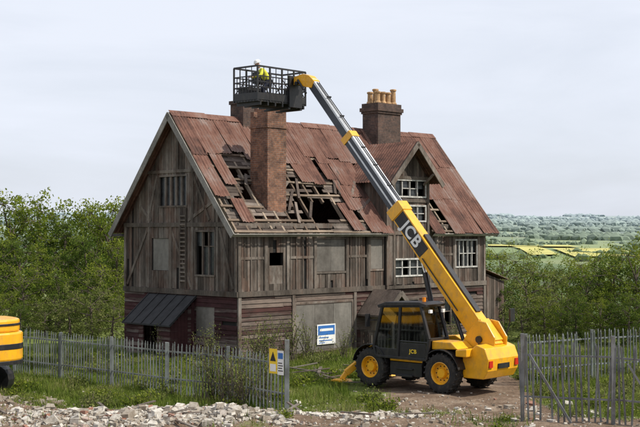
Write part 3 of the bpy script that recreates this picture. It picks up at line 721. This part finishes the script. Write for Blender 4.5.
plate(.8,3.9,.29,.35,-.12,.12,3); plate(.6,4.95,-.34,-.29,-.07,.0,3)
for y in (.235,.26): bo.cyl(B(1.2,-.14,y),B(3.3,-.14,y),.014,n=6,m=3)
for y in (.05,-.05): bo.cyl(B(L1,.245,y),B(10.9,.19,y),.018,n=6,m=3)
for l in (L1+.8,L1+1.7,L1+2.5,L2+.8,L2+1.7): bo.beam(B(l,.23,-.1),B(l,.23,.1),.04,.05,up=bn,m=3)
bo.cyl(bp+Vector((0,-.42,0)),bp+Vector((0,.42,0)),.11,n=16,m=3)
hd=B(11.1)
bo.ext([(-.1,-.22),(.12,-.18),(.55,-.05),(.72,-.05),(.72,.22),(.3,.3),(.02,.22),(-.22,.02)],lambda a,z:(hd.x+a,hd.y-.16,hd.z+z),lambda a,z:(hd.x+a,hd.y+.16,hd.z+z),0)
bo.cyl((hd.x+.55,hd.y-.25,hd.z-.02),(hd.x+.55,hd.y+.25,hd.z-.02),.07,m=3)
bo.build('boom',['yellow','steel','silver','black'],T,bevel=.012)
rm=MB(); rm.cyl((-.5,-.14,1.05),B(3.0,-.5),.085,n=14,m=0); rm.cyl(B(3.0,-.5),B(3.55,-.3),.045,n=12,m=1)
rm.cyl((-1.7,.1,1.0),B(1.4,-.32,.1),.06,n=12,m=0)
rm.cyl((hd.x+.1,hd.y+.2,hd.z-.4),(hd.x+.5,hd.y+.2,hd.z+.1),.04,m=0)
rm.build('hydraulic_rams',['black','chrome'],T,smooth=True)
zx=Vector((0,1,0)); xx=-bd; yy=zx.cross(xx)
def lettering(size,off,mat,loc,xa,ya_):
    tx=bpy.data.curves.new('lettering','FONT'); tx.body='JCB'; tx.size=size; tx.extrude=.003; tx.offset=off; tx.align_x='CENTER'; tx.align_y='CENTER'; tx.space_character=1.1
    to=bpy.data.objects.new('lettering',tx); scene.collection.objects.link(to); to.parent=T; tx.materials.append(M[mat])
    mt=Matrix((xa,ya_,xa.cross(ya_))).transposed().to_4x4(); mt.translation=loc; to.matrix_local=mt
lettering(.56,.014,'white',B(4.18,.0,.222),xx,yy)
lettering(.2,.004,'white',Vector((-2.3,.231,1.37)),Vector((-1,0,0)),Vector((0,0,1)))
lettering(.17,.004,'syel',Vector((-.35,1.177,1.2)),Vector((-1,0,0)),Vector((0,0,1)))
# basket
bk=MB(); fx=hd.x+.85; cyb=hd.y+.62; bw,bl,bh=1.2,1.15,1.2; zf=9.34
X0,X1,Y0,Y1=fx,fx+bl,cyb-bw,cyb+bw
bk.bx(X0,X1,Y0,Y1,zf,zf+.06); bk.bx(X0-.02,X0+.02,Y0,Y1,zf+.06,zf+.30); bk.bx(X1-.02,X1+.02,Y0,Y1,zf+.06,zf+.30); bk.bx(X0,X1,Y0-.02,Y0+.02,zf+.06,zf+.30); bk.bx(X0,X1,Y1-.02,Y1+.02,zf+.06,zf+.30)
for k in range(7): bk.bx(X0,X1,Y0+.05+k*.36,Y0+.11+k*.36,zf-.12,zf)
for z in (zf+.5,zf+.68,zf+.87,zf+bh):
    t=.055 if z>zf+1 else .035
    for x in (X0,X1): bk.beam((x,Y0,z),(x,Y1,z),t,t)
    for y in (Y0,Y1): bk.beam((X0,y,z),(X1,y,z),t,t)
for i in range(17):
    y=Y0+(Y1-Y0)*i/16; t=.05 if i%4==0 else .02; zt_=zf+bh if i%2==0 else zf+.87
    for x in (X0,X1): bk.beam((x,y,zf),(x,y,zt_),t,t)
for i in range(1,8):
    x=X0+(X1-X0)*i/8
    for y in (Y0,Y1): bk.beam((x,y,zf),(x,y,zf+.87 if i%2 else zf+bh),.02,.02)
for i in range(4):
    y=Y0+(Y1-Y0)*i/4; y2=y+(Y1-Y0)/4; bk.beam((X0,y,zf+.24),(X0,y2,zf+.85),.025,.025); bk.beam((X1,y2,zf+.24),(X1,y,zf+.85),.025,.025)
bk.bx(X0+.05,X0+.4,Y0+.1,Y0+.7,zf+.06,zf+.6); bk.bx(X1-.35,X1-.02,cyb-.3,cyb+.3,zf+.75,zf+1.15); bk.bx(X1-.5,X1-.05,Y1-.9,Y1-.15,zf+.06,zf+.55)
bk.bx(X0-.08,X0-.02,cyb-.95,cyb-.3,zf-.1,zf+1.0)
bk.beam((hd.x+.7,hd.y,hd.z+.05),(X0-.05,hd.y,zf+.9),.22,.2); bk.beam((X0-.05,hd.y-.3,zf-.15),(X1,hd.y-.3,zf-.16),.1,.06); bk.beam((X0-.05,hd.y+.3,zf-.15),(X1,hd.y+.3,zf-.16),.1,.06)
bk.build('access_platform',['black'],T)
# ------------------------------------------------------------------ worker
WK=empty('construction_worker')
tm=Matrix.Translation(TP)@Matrix.Rotation(TH,4,'Z')
WK.location=tm@Vector((X0+.6,cyb+.1,zf+.06)); WK.rotation_euler=(0,0,TH+rad(60))
def skin(name,vs,es,rs,mat,parent,sub=2):
    me=bpy.data.meshes.new(name); me.from_pydata(vs,es,[]); ob=bpy.data.objects.new(name,me); scene.collection.objects.link(ob); ob.parent=parent
    me.materials.append(M[mat]); md=ob.modifiers.new('Skin','SKIN')
    if not me.skin_vertices:
        bpy.context.view_layer.objects.active=ob
        bpy.ops.object.mode_set(mode='EDIT'); bpy.ops.object.mode_set(mode='OBJECT')
    sv=me.skin_vertices[0].data
    for i,r in enumerate(rs): sv[i].radius=(r,r)
    sv[0].use_root=True; md.use_smooth_shade=True
    s=ob.modifiers.new('Sub','SUBSURF'); s.levels=sub; s.render_levels=sub
    return ob
WKP=bpy.data.objects.new('figure',None); scene.collection.objects.link(WKP); WKP.parent=WK
try:
    skin('trousers',[(0,0,.72),(0,.10,.68),(.20,.13,.40),(-.02,.14,.07),(0,-.10,.68),(.22,-.13,.40),(.02,-.14,.07)],[(0,1),(1,2),(2,3),(0,4),(4,5),(5,6)],[.13,.1,.075,.055,.1,.075,.055],'trous',WKP)
    skin('boot_a',[(-.04,.14,.05),(.16,.15,.04)],[(0,1)],[.055,.045],'black',WKP); skin('boot_b',[(0,-.14,.05),(.2,-.15,.04)],[(0,1)],[.055,.045],'black',WKP)
    skin('jacket',[(0,0,.76),(.11,0,.94),(.22,0,1.13),(.28,0,1.20),(.21,.19,1.12),(.34,.27,.90),(.52,.22,.88),(.21,-.19,1.12),(.36,-.27,.92),(.56,-.2,.90)],[(0,1),(1,2),(2,3),(2,4),(4,5),(5,6),(2,7),(7,8),(8,9)],[.145,.15,.14,.07,.075,.055,.042,.075,.055,.042],'hivis',WKP)
    skin('head',[(.28,0,1.20),(.32,0,1.25),(.37,0,1.33),(.38,0,1.41),(.46,0,1.33)],[(0,1),(1,2),(2,3),(2,4)],[.055,.055,.088,.085,.022],'skin',WKP)
    for sgn in (1,-1):
        bx0=(.52,.22,.88) if sgn>0 else (.56,-.2,.90); v=[bx0,(bx0[0]+.06,bx0[1],bx0[2]-.01)]
        skin('palm',v,[(0,1)],[.03,.036],'skin',WKP)
        for k in range(4):
            y=v[1][1]+(k-1.5)*.02; l=[.07,.08,.075,.055][k]
            skin('finger',[(v[1][0],y,v[1][2]),(v[1][0]+l*.5,y,v[1][2]-.01),(v[1][0]+l*.75,y,v[1][2]-.04)],[(0,1),(1,2)],[.01,.009,.008],'skin',WKP,1)
        skin('thumb',[(v[0][0]+.02,v[0][1]-sgn*.02,v[0][2]),(v[0][0]+.05,v[0][1]-sgn*.05,v[0][2]-.01),(v[0][0]+.08,v[0][1]-sgn*.05,v[0][2]-.03)],[(0,1),(1,2)],[.012,.011,.009],'skin',WKP,1)
except Exception as ex_: print('SKINFAIL',ex_)
hm=MB(); hm.lathe((0,0,0),[(.15,-.01),(.125,0),(.12,.03),(.105,.07),(.075,.1),(.03,.115),(.0,.117)],20,0,.5,axis='z'); ho=hm.build('hard_hat',['white'],WKP,smooth=True); ho.location=(.375,0,1.39); ho.rotation_euler=(0,.35,0)
# ------------------------------------------------------------------ excavator
E=empty('tracked_excavator',(-11.1,35.3,.05),rad(180-6))
eb=MB()
outl=[(-1.0,-1.22)]+[(-1.55-.85*math.sin(math.pi*k/10),-1.22+2.44*k/10) for k in range(0,11)]+[(-1.0,1.22)]
def scaled(o,f): return [( -1+(x+1)*f,y*min(1,f+.05)) for x,y in o]
eb.ext(outl,lambda a,b_:(a,b_,1.12),lambda a,b_:(a,b_,1.95))
eb.ext(scaled(outl,.93),lambda a,b_:(a,b_,1.95),lambda a,b_:(a,b_,2.32))
eb.bx(-1.0,1.3,-1.2,1.2,1.25,1.7); eb.bx(-1.0,.6,-1.15,.1,1.7,2.3)
eb.build('upper_body',['yellow'],E,bevel=.06)
ek=MB(); ek.ext(scaled(outl,1.012),lambda a,b_:(a,b_*1.004,1.46),lambda a,b_:(a,b_*1.004,1.62)); ek.ext(scaled(outl,.95),lambda a,b_:(a,b_*1.004,2.14),lambda a,b_:(a,b_*1.004,2.20)); ek.ext(scaled(outl,1.01),lambda a,b_:(a,b_*1.003,1.02),lambda a,b_:(a,b_*1.003,1.13))
ek.cyl((0,0,.7),(0,0,1.25),.55,n=20); ek.bx(-1.3,1.3,-.6,.6,.45,.8)
for sy in (-1,1):
    pf=[]
    for k in range(9): a=math.pi/2+math.pi*k/8; pf.append((-1.35+.42*math.cos(a),.44+.42*math.sin(a)))
    for k in range(9): a=-math.pi/2+math.pi*k/8; pf.append((1.35+.42*math.cos(a),.44+.42*math.sin(a)))
    ek.ext(pf,lambda a,z:(a,sy*.95-.25,z),lambda a,z:(a,sy*.95+.25,z))
    for k in range(16):
        for zz in (.02,.86): ek.bx(-1.35+k*.175,-1.25+k*.175,sy*.95-.27,sy*.95+.27,zz-.02,zz+.03)
ek.ext([(-.1,1.7),(1.35,1.7),(1.45,2.0),(1.2,2.85),(-.1,2.85)],lambda a,z:(a,.2,z),lambda a,z:(a,1.15,z))
ek.build('tracks_and_cab',['black'],E,bevel=.01)
ea=MB(); ea.beam((1.0,-.1,1.7),(3.2,-.1,3.6),.35,.5); ea.beam((3.2,-.1,3.6),(5.0,-.1,3.0),.32,.42); ea.beam((4.9,-.1,3.1),(5.6,-.1,1.2),.28,.35)
ea.ext([(5.3,1.2),(5.8,1.3),(5.9,.7),(5.4,.25),(4.9,.5)],lambda a,z:(a,-.5,z),lambda a,z:(a,.3,z)); ea.build('boom_and_bucket',['yellow'],E,bevel=.02)
# ------------------------------------------------------------------ fences
def fence(p1,p2,h,step=.155,lean=.02,miss=.02,pw=.065,posts=2.7,rails=(.30,.80),ph=.97):
    mb=MB(); p1=Vector((*p1,0)); p2=Vector((*p2,0)); d=(p2-p1); Ln=d.length; d.normalize(); nrm=Vector((d.y,-d.x,0))
    t=0
    while t<Ln:
        if R.random()>miss:
            c=p1+d*t; z=gz(c.x,c.y)-.03; l=R.gauss(0,lean)+.02*nz(t,0,.5,3); f=R.gauss(0,lean*.6); hh=h*R.uniform(.965,1.01)
            def pp(a,zz,o): return c+d*(a+l*zz)+nrm*(o+f*zz)+Vector((0,0,z+zz))
            w=pw/2; pf=[(-w,.05),(w,.05),(w,hh-.10),(w*.5,hh-.02),(w*.3,hh-.05),(0,hh),(-w*.3,hh-.05),(-w*.5,hh-.02),(-w,hh-.10)]
            mb.ext(pf,lambda a,zz:pp(a,zz,.03),lambda a,zz:pp(a,zz,.036)); mb.ext([(-.008,.05),(.008,.05),(.008,hh-.08),(-.008,hh-.08)],lambda a,zz:pp(a,zz,.037),lambda a,zz:pp(a,zz,.055))
        t+=step
    t=0
    while t<=Ln+.1:
        c=p1+d*min(t,Ln); z=gz(c.x,c.y); mb.bx(c.x-.045,c.x+.045,c.y-.045,c.y+.045,z-.2,z+h*ph); t+=posts
    t=0
    while t<Ln:
        a=p1+d*t; b_=p1+d*min(Ln,t+posts)
        for k in rails: mb.beam(a+Vector((0,0,gz(a.x,a.y)+h*k)),b_+Vector((0,0,gz(b_.x,b_.y)+h*k+R.uniform(-.02,.02))),.03,.045)
        t+=posts
    return mb
mb=fence((-12.6,43.6),(-.9,32.9),1.62,step=.14,lean=.014,pw=.045,miss=.04); mb.bx(-.96,-.84,32.84,32.96,-.2,1.95); mb.build('palisade_fence',['galv'])
mb=fence((5.15,30.6),(12.5,29.4),2.1,step=.15,lean=.04,miss=.08,pw=.052,posts=2.25,ph=1.06)
mb.beam((5.3,30.5,gz(5.3,30.5)+1.7),(6.3,30.2,gz(6.3,30.2)+.05),.06,.06); mb.beam((7.7,30.05,1.6),(8.6,29.9,.1),.05,.05)
mb.build('palisade_fence.001',['galvl'])
mb=fence((6.6,38.5),(19,45),1.7,step=.14,lean=.02,miss=.05,pw=.05); mb.build('palisade_fence.002',['galv'])
sb_=MB()
c=Vector((-1.16,33.14,0)); d=Vector((11.7,-10.7,0)).normalized(); nn=Vector((d.y,-d.x,0))
def fs(a0,a1,z0,z1,o,m):
    q=[c+d*a0+nn*o,c+d*a1+nn*o,c+d*a1+nn*(o+.006),c+d*a0+nn*(o+.006)]
    sb_.hexa([(p.x,p.y,z0) for p in q]+[(p.x,p.y,z1) for p in q],m)
fs(-.26,.04,1.0,1.68,.075,1); fs(.06,.30,.98,1.64,.075,0); fs(-.22,.0,1.06,1.26,.082,0)
q=[c+d*(-.22)+nn*.082,c+d*0+nn*.082]; top=(q[0]+q[1])/2
sb_.ext([(0,1.34),(1,1.34),(.5,1.6)],lambda a,z:(q[0]+(q[1]-q[0])*a)+Vector((0,0,z)),lambda a,z:(q[0]+(q[1]-q[0])*a)+nn*.005+Vector((0,0,z)),3)
fs(.09,.27,1.42,1.58,.082,2)
for k in range(4): fs(.09,.27-.03*(k%2),1.08+k*.07,1.105+k*.07,.082,3)
sb_.build('safety_sign',['white','syel','blue','black'])
# ------------------------------------------------------------------ vegetation
def leaf(mb,c,s,r,m=1,upb=.3):
    a=Vector((R.gauss(0,1),R.gauss(0,1),R.gauss(0,1)+upb)).normalized(); t=a.cross(Vector((R.random(),R.random(),.3))).normalized(); b_=a.cross(t)
    l=s*R.uniform(.7,1.3); w=l*R.uniform(.45,.7)
    i=len(mb.v); mb.v.extend([tuple(c-t*l*.5),tuple(c+b_*w*.5),tuple(c+t*l*.5),tuple(c-b_*w*.5)]); mb.f.append((i,i+1,i+2,i+3)); mb.r.append(max(0,min(1,r))); mb.m.append(m)
def clump(mb,c,rr,n,s,base,m=1):
    for i in range(n):
        d=Vector((R.gauss(0,1),R.gauss(0,1),R.gauss(0,.8))).normalized()*rr*(R.random()**.45)
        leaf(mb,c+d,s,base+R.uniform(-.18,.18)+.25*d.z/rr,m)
def tree_mesh(name,h,cr,lobes,cl_per,lv,ls,low=.2,lm='leafA',seed=0):
    global R
    keep=R; R=random.Random(seed); mb=MB()
    tr=h*.022+.05; th=h*max(low,.25)
    top=Vector((R.uniform(-.2,.2),R.uniform(-.2,.2),h*.8)); k0=Vector((0,0,-.2)); k1=Vector((R.uniform(-.1,.1),R.uniform(-.1,.1),th))
    mb.cyl(k0,k1,tr,tr*.75,8,0,.5); mb.cyl(k1,top,tr*.75,tr*.2,6,0,.5)
    for i in range(lobes):
        f=(i+.5)/lobes; z=h*(low+(.93-low)*f); env=math.sin(math.pi*min(.97,max(.1,(z/h-low*.6)/(1.04-low*.6))))**.6
        an=i*2.4+R.uniform(-.5,.5); rr=cr*env*R.uniform(.45,.8); c=Vector((rr*math.cos(an),rr*math.sin(an),z))
        st=k1.lerp(top,max(0,min(.9,f*.8-.05))); mb.cyl(st,c,tr*.35,tr*.1,5,0,.5)
        lr=cr*R.uniform(.30,.46); tone=R.uniform(.25,.65)
        for j in range(cl_per):
            q=c+Vector((R.gauss(0,1),R.gauss(0,1),R.gauss(0,.7)))*lr*.62
            mb.cyl(c,q,tr*.09,tr*.03,4,0,.5,caps=False)
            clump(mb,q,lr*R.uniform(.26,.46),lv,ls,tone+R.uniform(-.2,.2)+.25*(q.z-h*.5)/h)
    me=mb.build(name,['bark',lm],fixn=False); d=me.data; bpy.data.objects.remove(me); R=keep; return d
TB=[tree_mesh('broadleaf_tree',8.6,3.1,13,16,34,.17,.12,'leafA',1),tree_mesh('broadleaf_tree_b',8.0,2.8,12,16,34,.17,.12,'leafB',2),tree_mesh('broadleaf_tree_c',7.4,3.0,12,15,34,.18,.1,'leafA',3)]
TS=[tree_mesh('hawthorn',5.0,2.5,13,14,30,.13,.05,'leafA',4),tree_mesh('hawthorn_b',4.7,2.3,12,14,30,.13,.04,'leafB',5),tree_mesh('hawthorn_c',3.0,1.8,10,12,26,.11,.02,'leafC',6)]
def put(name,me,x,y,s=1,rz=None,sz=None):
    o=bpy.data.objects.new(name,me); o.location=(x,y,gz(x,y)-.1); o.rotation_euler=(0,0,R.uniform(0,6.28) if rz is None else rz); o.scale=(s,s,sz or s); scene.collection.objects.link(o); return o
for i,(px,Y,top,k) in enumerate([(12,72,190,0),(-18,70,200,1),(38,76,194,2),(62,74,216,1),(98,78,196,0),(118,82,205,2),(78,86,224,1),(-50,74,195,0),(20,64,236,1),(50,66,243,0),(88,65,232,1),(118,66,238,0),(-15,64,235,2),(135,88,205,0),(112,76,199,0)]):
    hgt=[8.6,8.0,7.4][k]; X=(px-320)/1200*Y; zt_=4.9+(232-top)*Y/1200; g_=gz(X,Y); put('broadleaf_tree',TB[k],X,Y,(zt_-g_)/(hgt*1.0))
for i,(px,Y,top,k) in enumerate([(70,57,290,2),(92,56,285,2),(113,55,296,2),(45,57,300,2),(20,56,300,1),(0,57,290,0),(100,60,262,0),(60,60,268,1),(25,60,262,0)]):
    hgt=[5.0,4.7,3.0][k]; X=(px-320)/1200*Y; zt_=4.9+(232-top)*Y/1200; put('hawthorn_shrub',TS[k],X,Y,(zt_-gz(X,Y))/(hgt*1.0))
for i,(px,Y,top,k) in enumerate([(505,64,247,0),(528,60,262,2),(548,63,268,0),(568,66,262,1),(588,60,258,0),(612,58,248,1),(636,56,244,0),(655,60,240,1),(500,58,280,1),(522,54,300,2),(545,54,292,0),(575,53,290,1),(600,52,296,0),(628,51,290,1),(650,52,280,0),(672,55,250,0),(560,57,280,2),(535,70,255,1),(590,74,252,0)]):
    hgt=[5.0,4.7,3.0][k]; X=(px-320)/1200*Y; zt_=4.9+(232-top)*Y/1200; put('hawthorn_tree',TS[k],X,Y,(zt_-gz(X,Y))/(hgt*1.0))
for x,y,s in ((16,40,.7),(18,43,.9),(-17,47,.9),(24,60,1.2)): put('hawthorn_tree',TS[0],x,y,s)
def weedmesh(name,h,r,n,ls,lm,seed,stems=14):
    global R
    keep=R; R=random.Random(seed); mb=MB()
    for i in range(stems):
        a=R.uniform(0,6.28); rr=R.uniform(.1,1)*r; p=Vector((R.gauss(0,r*.25),R.gauss(0,r*.25),0)); hh=h*R.uniform(.45,1); q=p+Vector((rr*math.cos(a),rr*math.sin(a),hh)); mid=(p+q)/2+Vector((0,0,hh*.15))
        mb.cyl(p,mid,.012,.01,4,0,.5,False); mb.cyl(mid,q,.01,.004,4,0,.5,False)
        for k in range(n):
            t=R.uniform(.2,1); c=p.lerp(mid,t*2) if t<.5 else mid.lerp(q,t*2-1); leaf(mb,c+Vector((R.gauss(0,.07),R.gauss(0,.07),R.gauss(0,.06))),ls,R.uniform(.1,1),1)
    o=mb.build(name,['bark',lm],fixn=False); d=o.data; bpy.data.objects.remove(o); R=keep; return d
BR=[weedmesh('bramble',1.7,.6,26,.06,'leafC',21,22),weedmesh('weed',.6,.45,26,.08,'leafC',22,16),weedmesh('weed_b',.45,.5,26,.09,'leafA',23,18)]
for x,y in ((-2.75,34.2),(-2.3,33.7),(-3.2,34.9),(-1.6,33.9),(-2.0,34.6)): put('bramble_shrub',BR[0],x,y,R.uniform(.85,1.15))
for x,y,s in ((-1.2,45.0,1.2),(-.4,45.6,1.0),(.9,47.0,.8),(-2.4,43.9,1.1),(-4.2,44.4,1.0),(-1.9,44.2,1.2),(-6,46.5,.9),(5.5,49.5,.9)): put('bramble_shrub',BR[0],x,y,s)
for i in range(420):
    x=R.uniform(-12,11); y=R.uniform(29.6,46)
    if grassm(x,y)>(.5 if y>33 else .36) and not(.8<x<6.0 and 35<y<40.6): put('weed_clump',R.choice(BR[1:]),x,y,R.uniform(.35,1.1)*(1 if y>33 else .6))
mb=MB(); cnt=0
while cnt<115000:
    x=R.uniform(-14,14); y=R.uniform(29.2,50); g_=grassm(x,y)
    if R.random()>max(0,(g_-.3)*1.7): continue
    if .9<x<6 and 35.2<y<40.5 and R.random()<.88: continue
    z=gz(x,y)-.01; hh=R.uniform(.06,.22)*(1+.9*max(0,nz(x,y,.8,14)*2)); a=R.uniform(0,6.28); w=R.uniform(.008,.018); tx_,ty_=R.gauss(0,.07),R.gauss(0,.07)
    i=len(mb.v); ca,sa=math.cos(a)*w,math.sin(a)*w
    mb.v.extend([(x-ca,y-sa,z),(x+ca,y+sa,z),(x+tx_,y+ty_,z+hh)]); mb.f.append((i,i+1,i+2)); mb.r.append(max(0,min(1,.47+nz(x,y,.9,17)*.5+R.uniform(-.25,.3)))); mb.m.append(0); cnt+=1
mb.build('grass',['grass'],fixn=False)
# rubble
mb=MB()
def rock(x,y,s,r):
    z=gz(x,y)+s*.12; rot=Matrix.Rotation(R.uniform(0,6.28),3,'Z')@Matrix.Rotation(R.uniform(-.5,.5),3,'X'); sx_,sy_,sz_=s*R.uniform(.6,1.2),s*R.uniform(.6,1.1),s*R.uniform(.35,.8)
    q=[]
    for dz in (-1,1):
        for dx,dy in ((-1,-1),(1,-1),(1,1),(-1,1)):
            p=rot@Vector((dx*sx_*R.uniform(.55,1)*.5,dy*sy_*R.uniform(.55,1)*.5,dz*sz_*R.uniform(.5,1)*.5)); q.append((x+p.x,y+p.y,z+p.z))
    mb.hexa(q,0,r)
for i in range(6000):
    x=R.gauss(-3.5,2.6); y=R.gauss(31.2,.7)
    if y<28.5 or x>3.2 or nz(x,y,.9,31)<-.25: continue
    rock(x,y,min(.38,.03+R.expovariate(18)),.12+R.random()*.86)
for i in range(2600):
    x=R.uniform(-13,9); y=R.uniform(29.3,34)+max(0,R.gauss(0,2)); rock(x,y,min(.25,.02+R.expovariate(28)),R.random()*.97)
for i in range(260):
    x=R.gauss(-9.2,1.1); y=R.gauss(34.0,.6); rock(x,y,min(.35,.05+R.expovariate(13)),R.random()*.4)
mb.build('rubble_pile',['stone'])
tb=MB()
for i in range(22):
    x=R.gauss(.2,1.1); y=R.gauss(40.0,1.0); a=R.uniform(0,3.14); l=R.uniform(.4,1.5); z=gz(x,y)+.05+R.uniform(0,.1)
    tb.beam((x,y,z),(x+l*math.cos(a),y+l*math.sin(a),z+R.uniform(0,.15)),.10,.03)
for i in range(16):
    x=R.gauss(-4,2.5); y=R.gauss(31.5,.8); a=R.uniform(0,3.14); l=R.uniform(.4,1.2); z=gz(x,y)+.08; tb.beam((x,y,z),(x+l*math.cos(a),y+l*math.sin(a),z+R.uniform(0,.15)),.08,.03)
tb.build('timber_debris',['timber'])
# ------------------------------------------------------------------ light & sky
SUN=Vector((.90,-.22,0)).normalized(); el=rad(48)
SV=Vector((SUN.x*math.cos(el),SUN.y*math.cos(el),math.sin(el)))
sl=bpy.data.lights.new('sun','SUN'); sl.energy=5.0; sl.angle=rad(.55); sl.color=(1,.94,.83); so=bpy.data.objects.new('sun',sl); scene.collection.objects.link(so); so.rotation_euler=SV.to_track_quat('Z','Y').to_euler()
w=bpy.data.worlds.new('World'); scene.world=w; w.use_nodes=True; nt=w.node_tree; bg=nt.nodes['Background']
sky=nt.nodes.new('ShaderNodeTexSky'); sky.sky_type='NISHITA'; sky.sun_disc=False; sky.sun_elevation=el; sky.sun_rotation=math.atan2(SUN.x,SUN.y); sky.dust_density=2; sky.air_density=1
tc=nt.nodes.new('ShaderNodeTexCoord'); mp=nt.nodes.new('ShaderNodeMapping'); mp.inputs['Scale'].default_value=(1.2,1.2,5); L(nt,tc.outputs['Generated'],mp.inputs['Vector'])
cl=noiset(nt,1.8,6,mp.outputs[0],.55,.4); cf=ramp(nt,cl,[(.35,(.74,.74,.74)),(.62,(.97,.97,.97))])
cm=mixc(nt,cf,sky.outputs[0],(8.8,9.3,10.4))
L(nt,cm,bg.inputs[0]); bg.inputs[1].default_value=.097
# ------------------------------------------------------------------ camera
cam=bpy.data.cameras.new('camera'); cam.lens=67.5; cam.sensor_width=36; cam.clip_end=12000; cam.clip_start=.3
co=bpy.data.objects.new('camera',cam); scene.collection.objects.link(co); co.location=(0,0,4.9); co.rotation_euler=(rad(90+.88),0,0); scene.camera=co
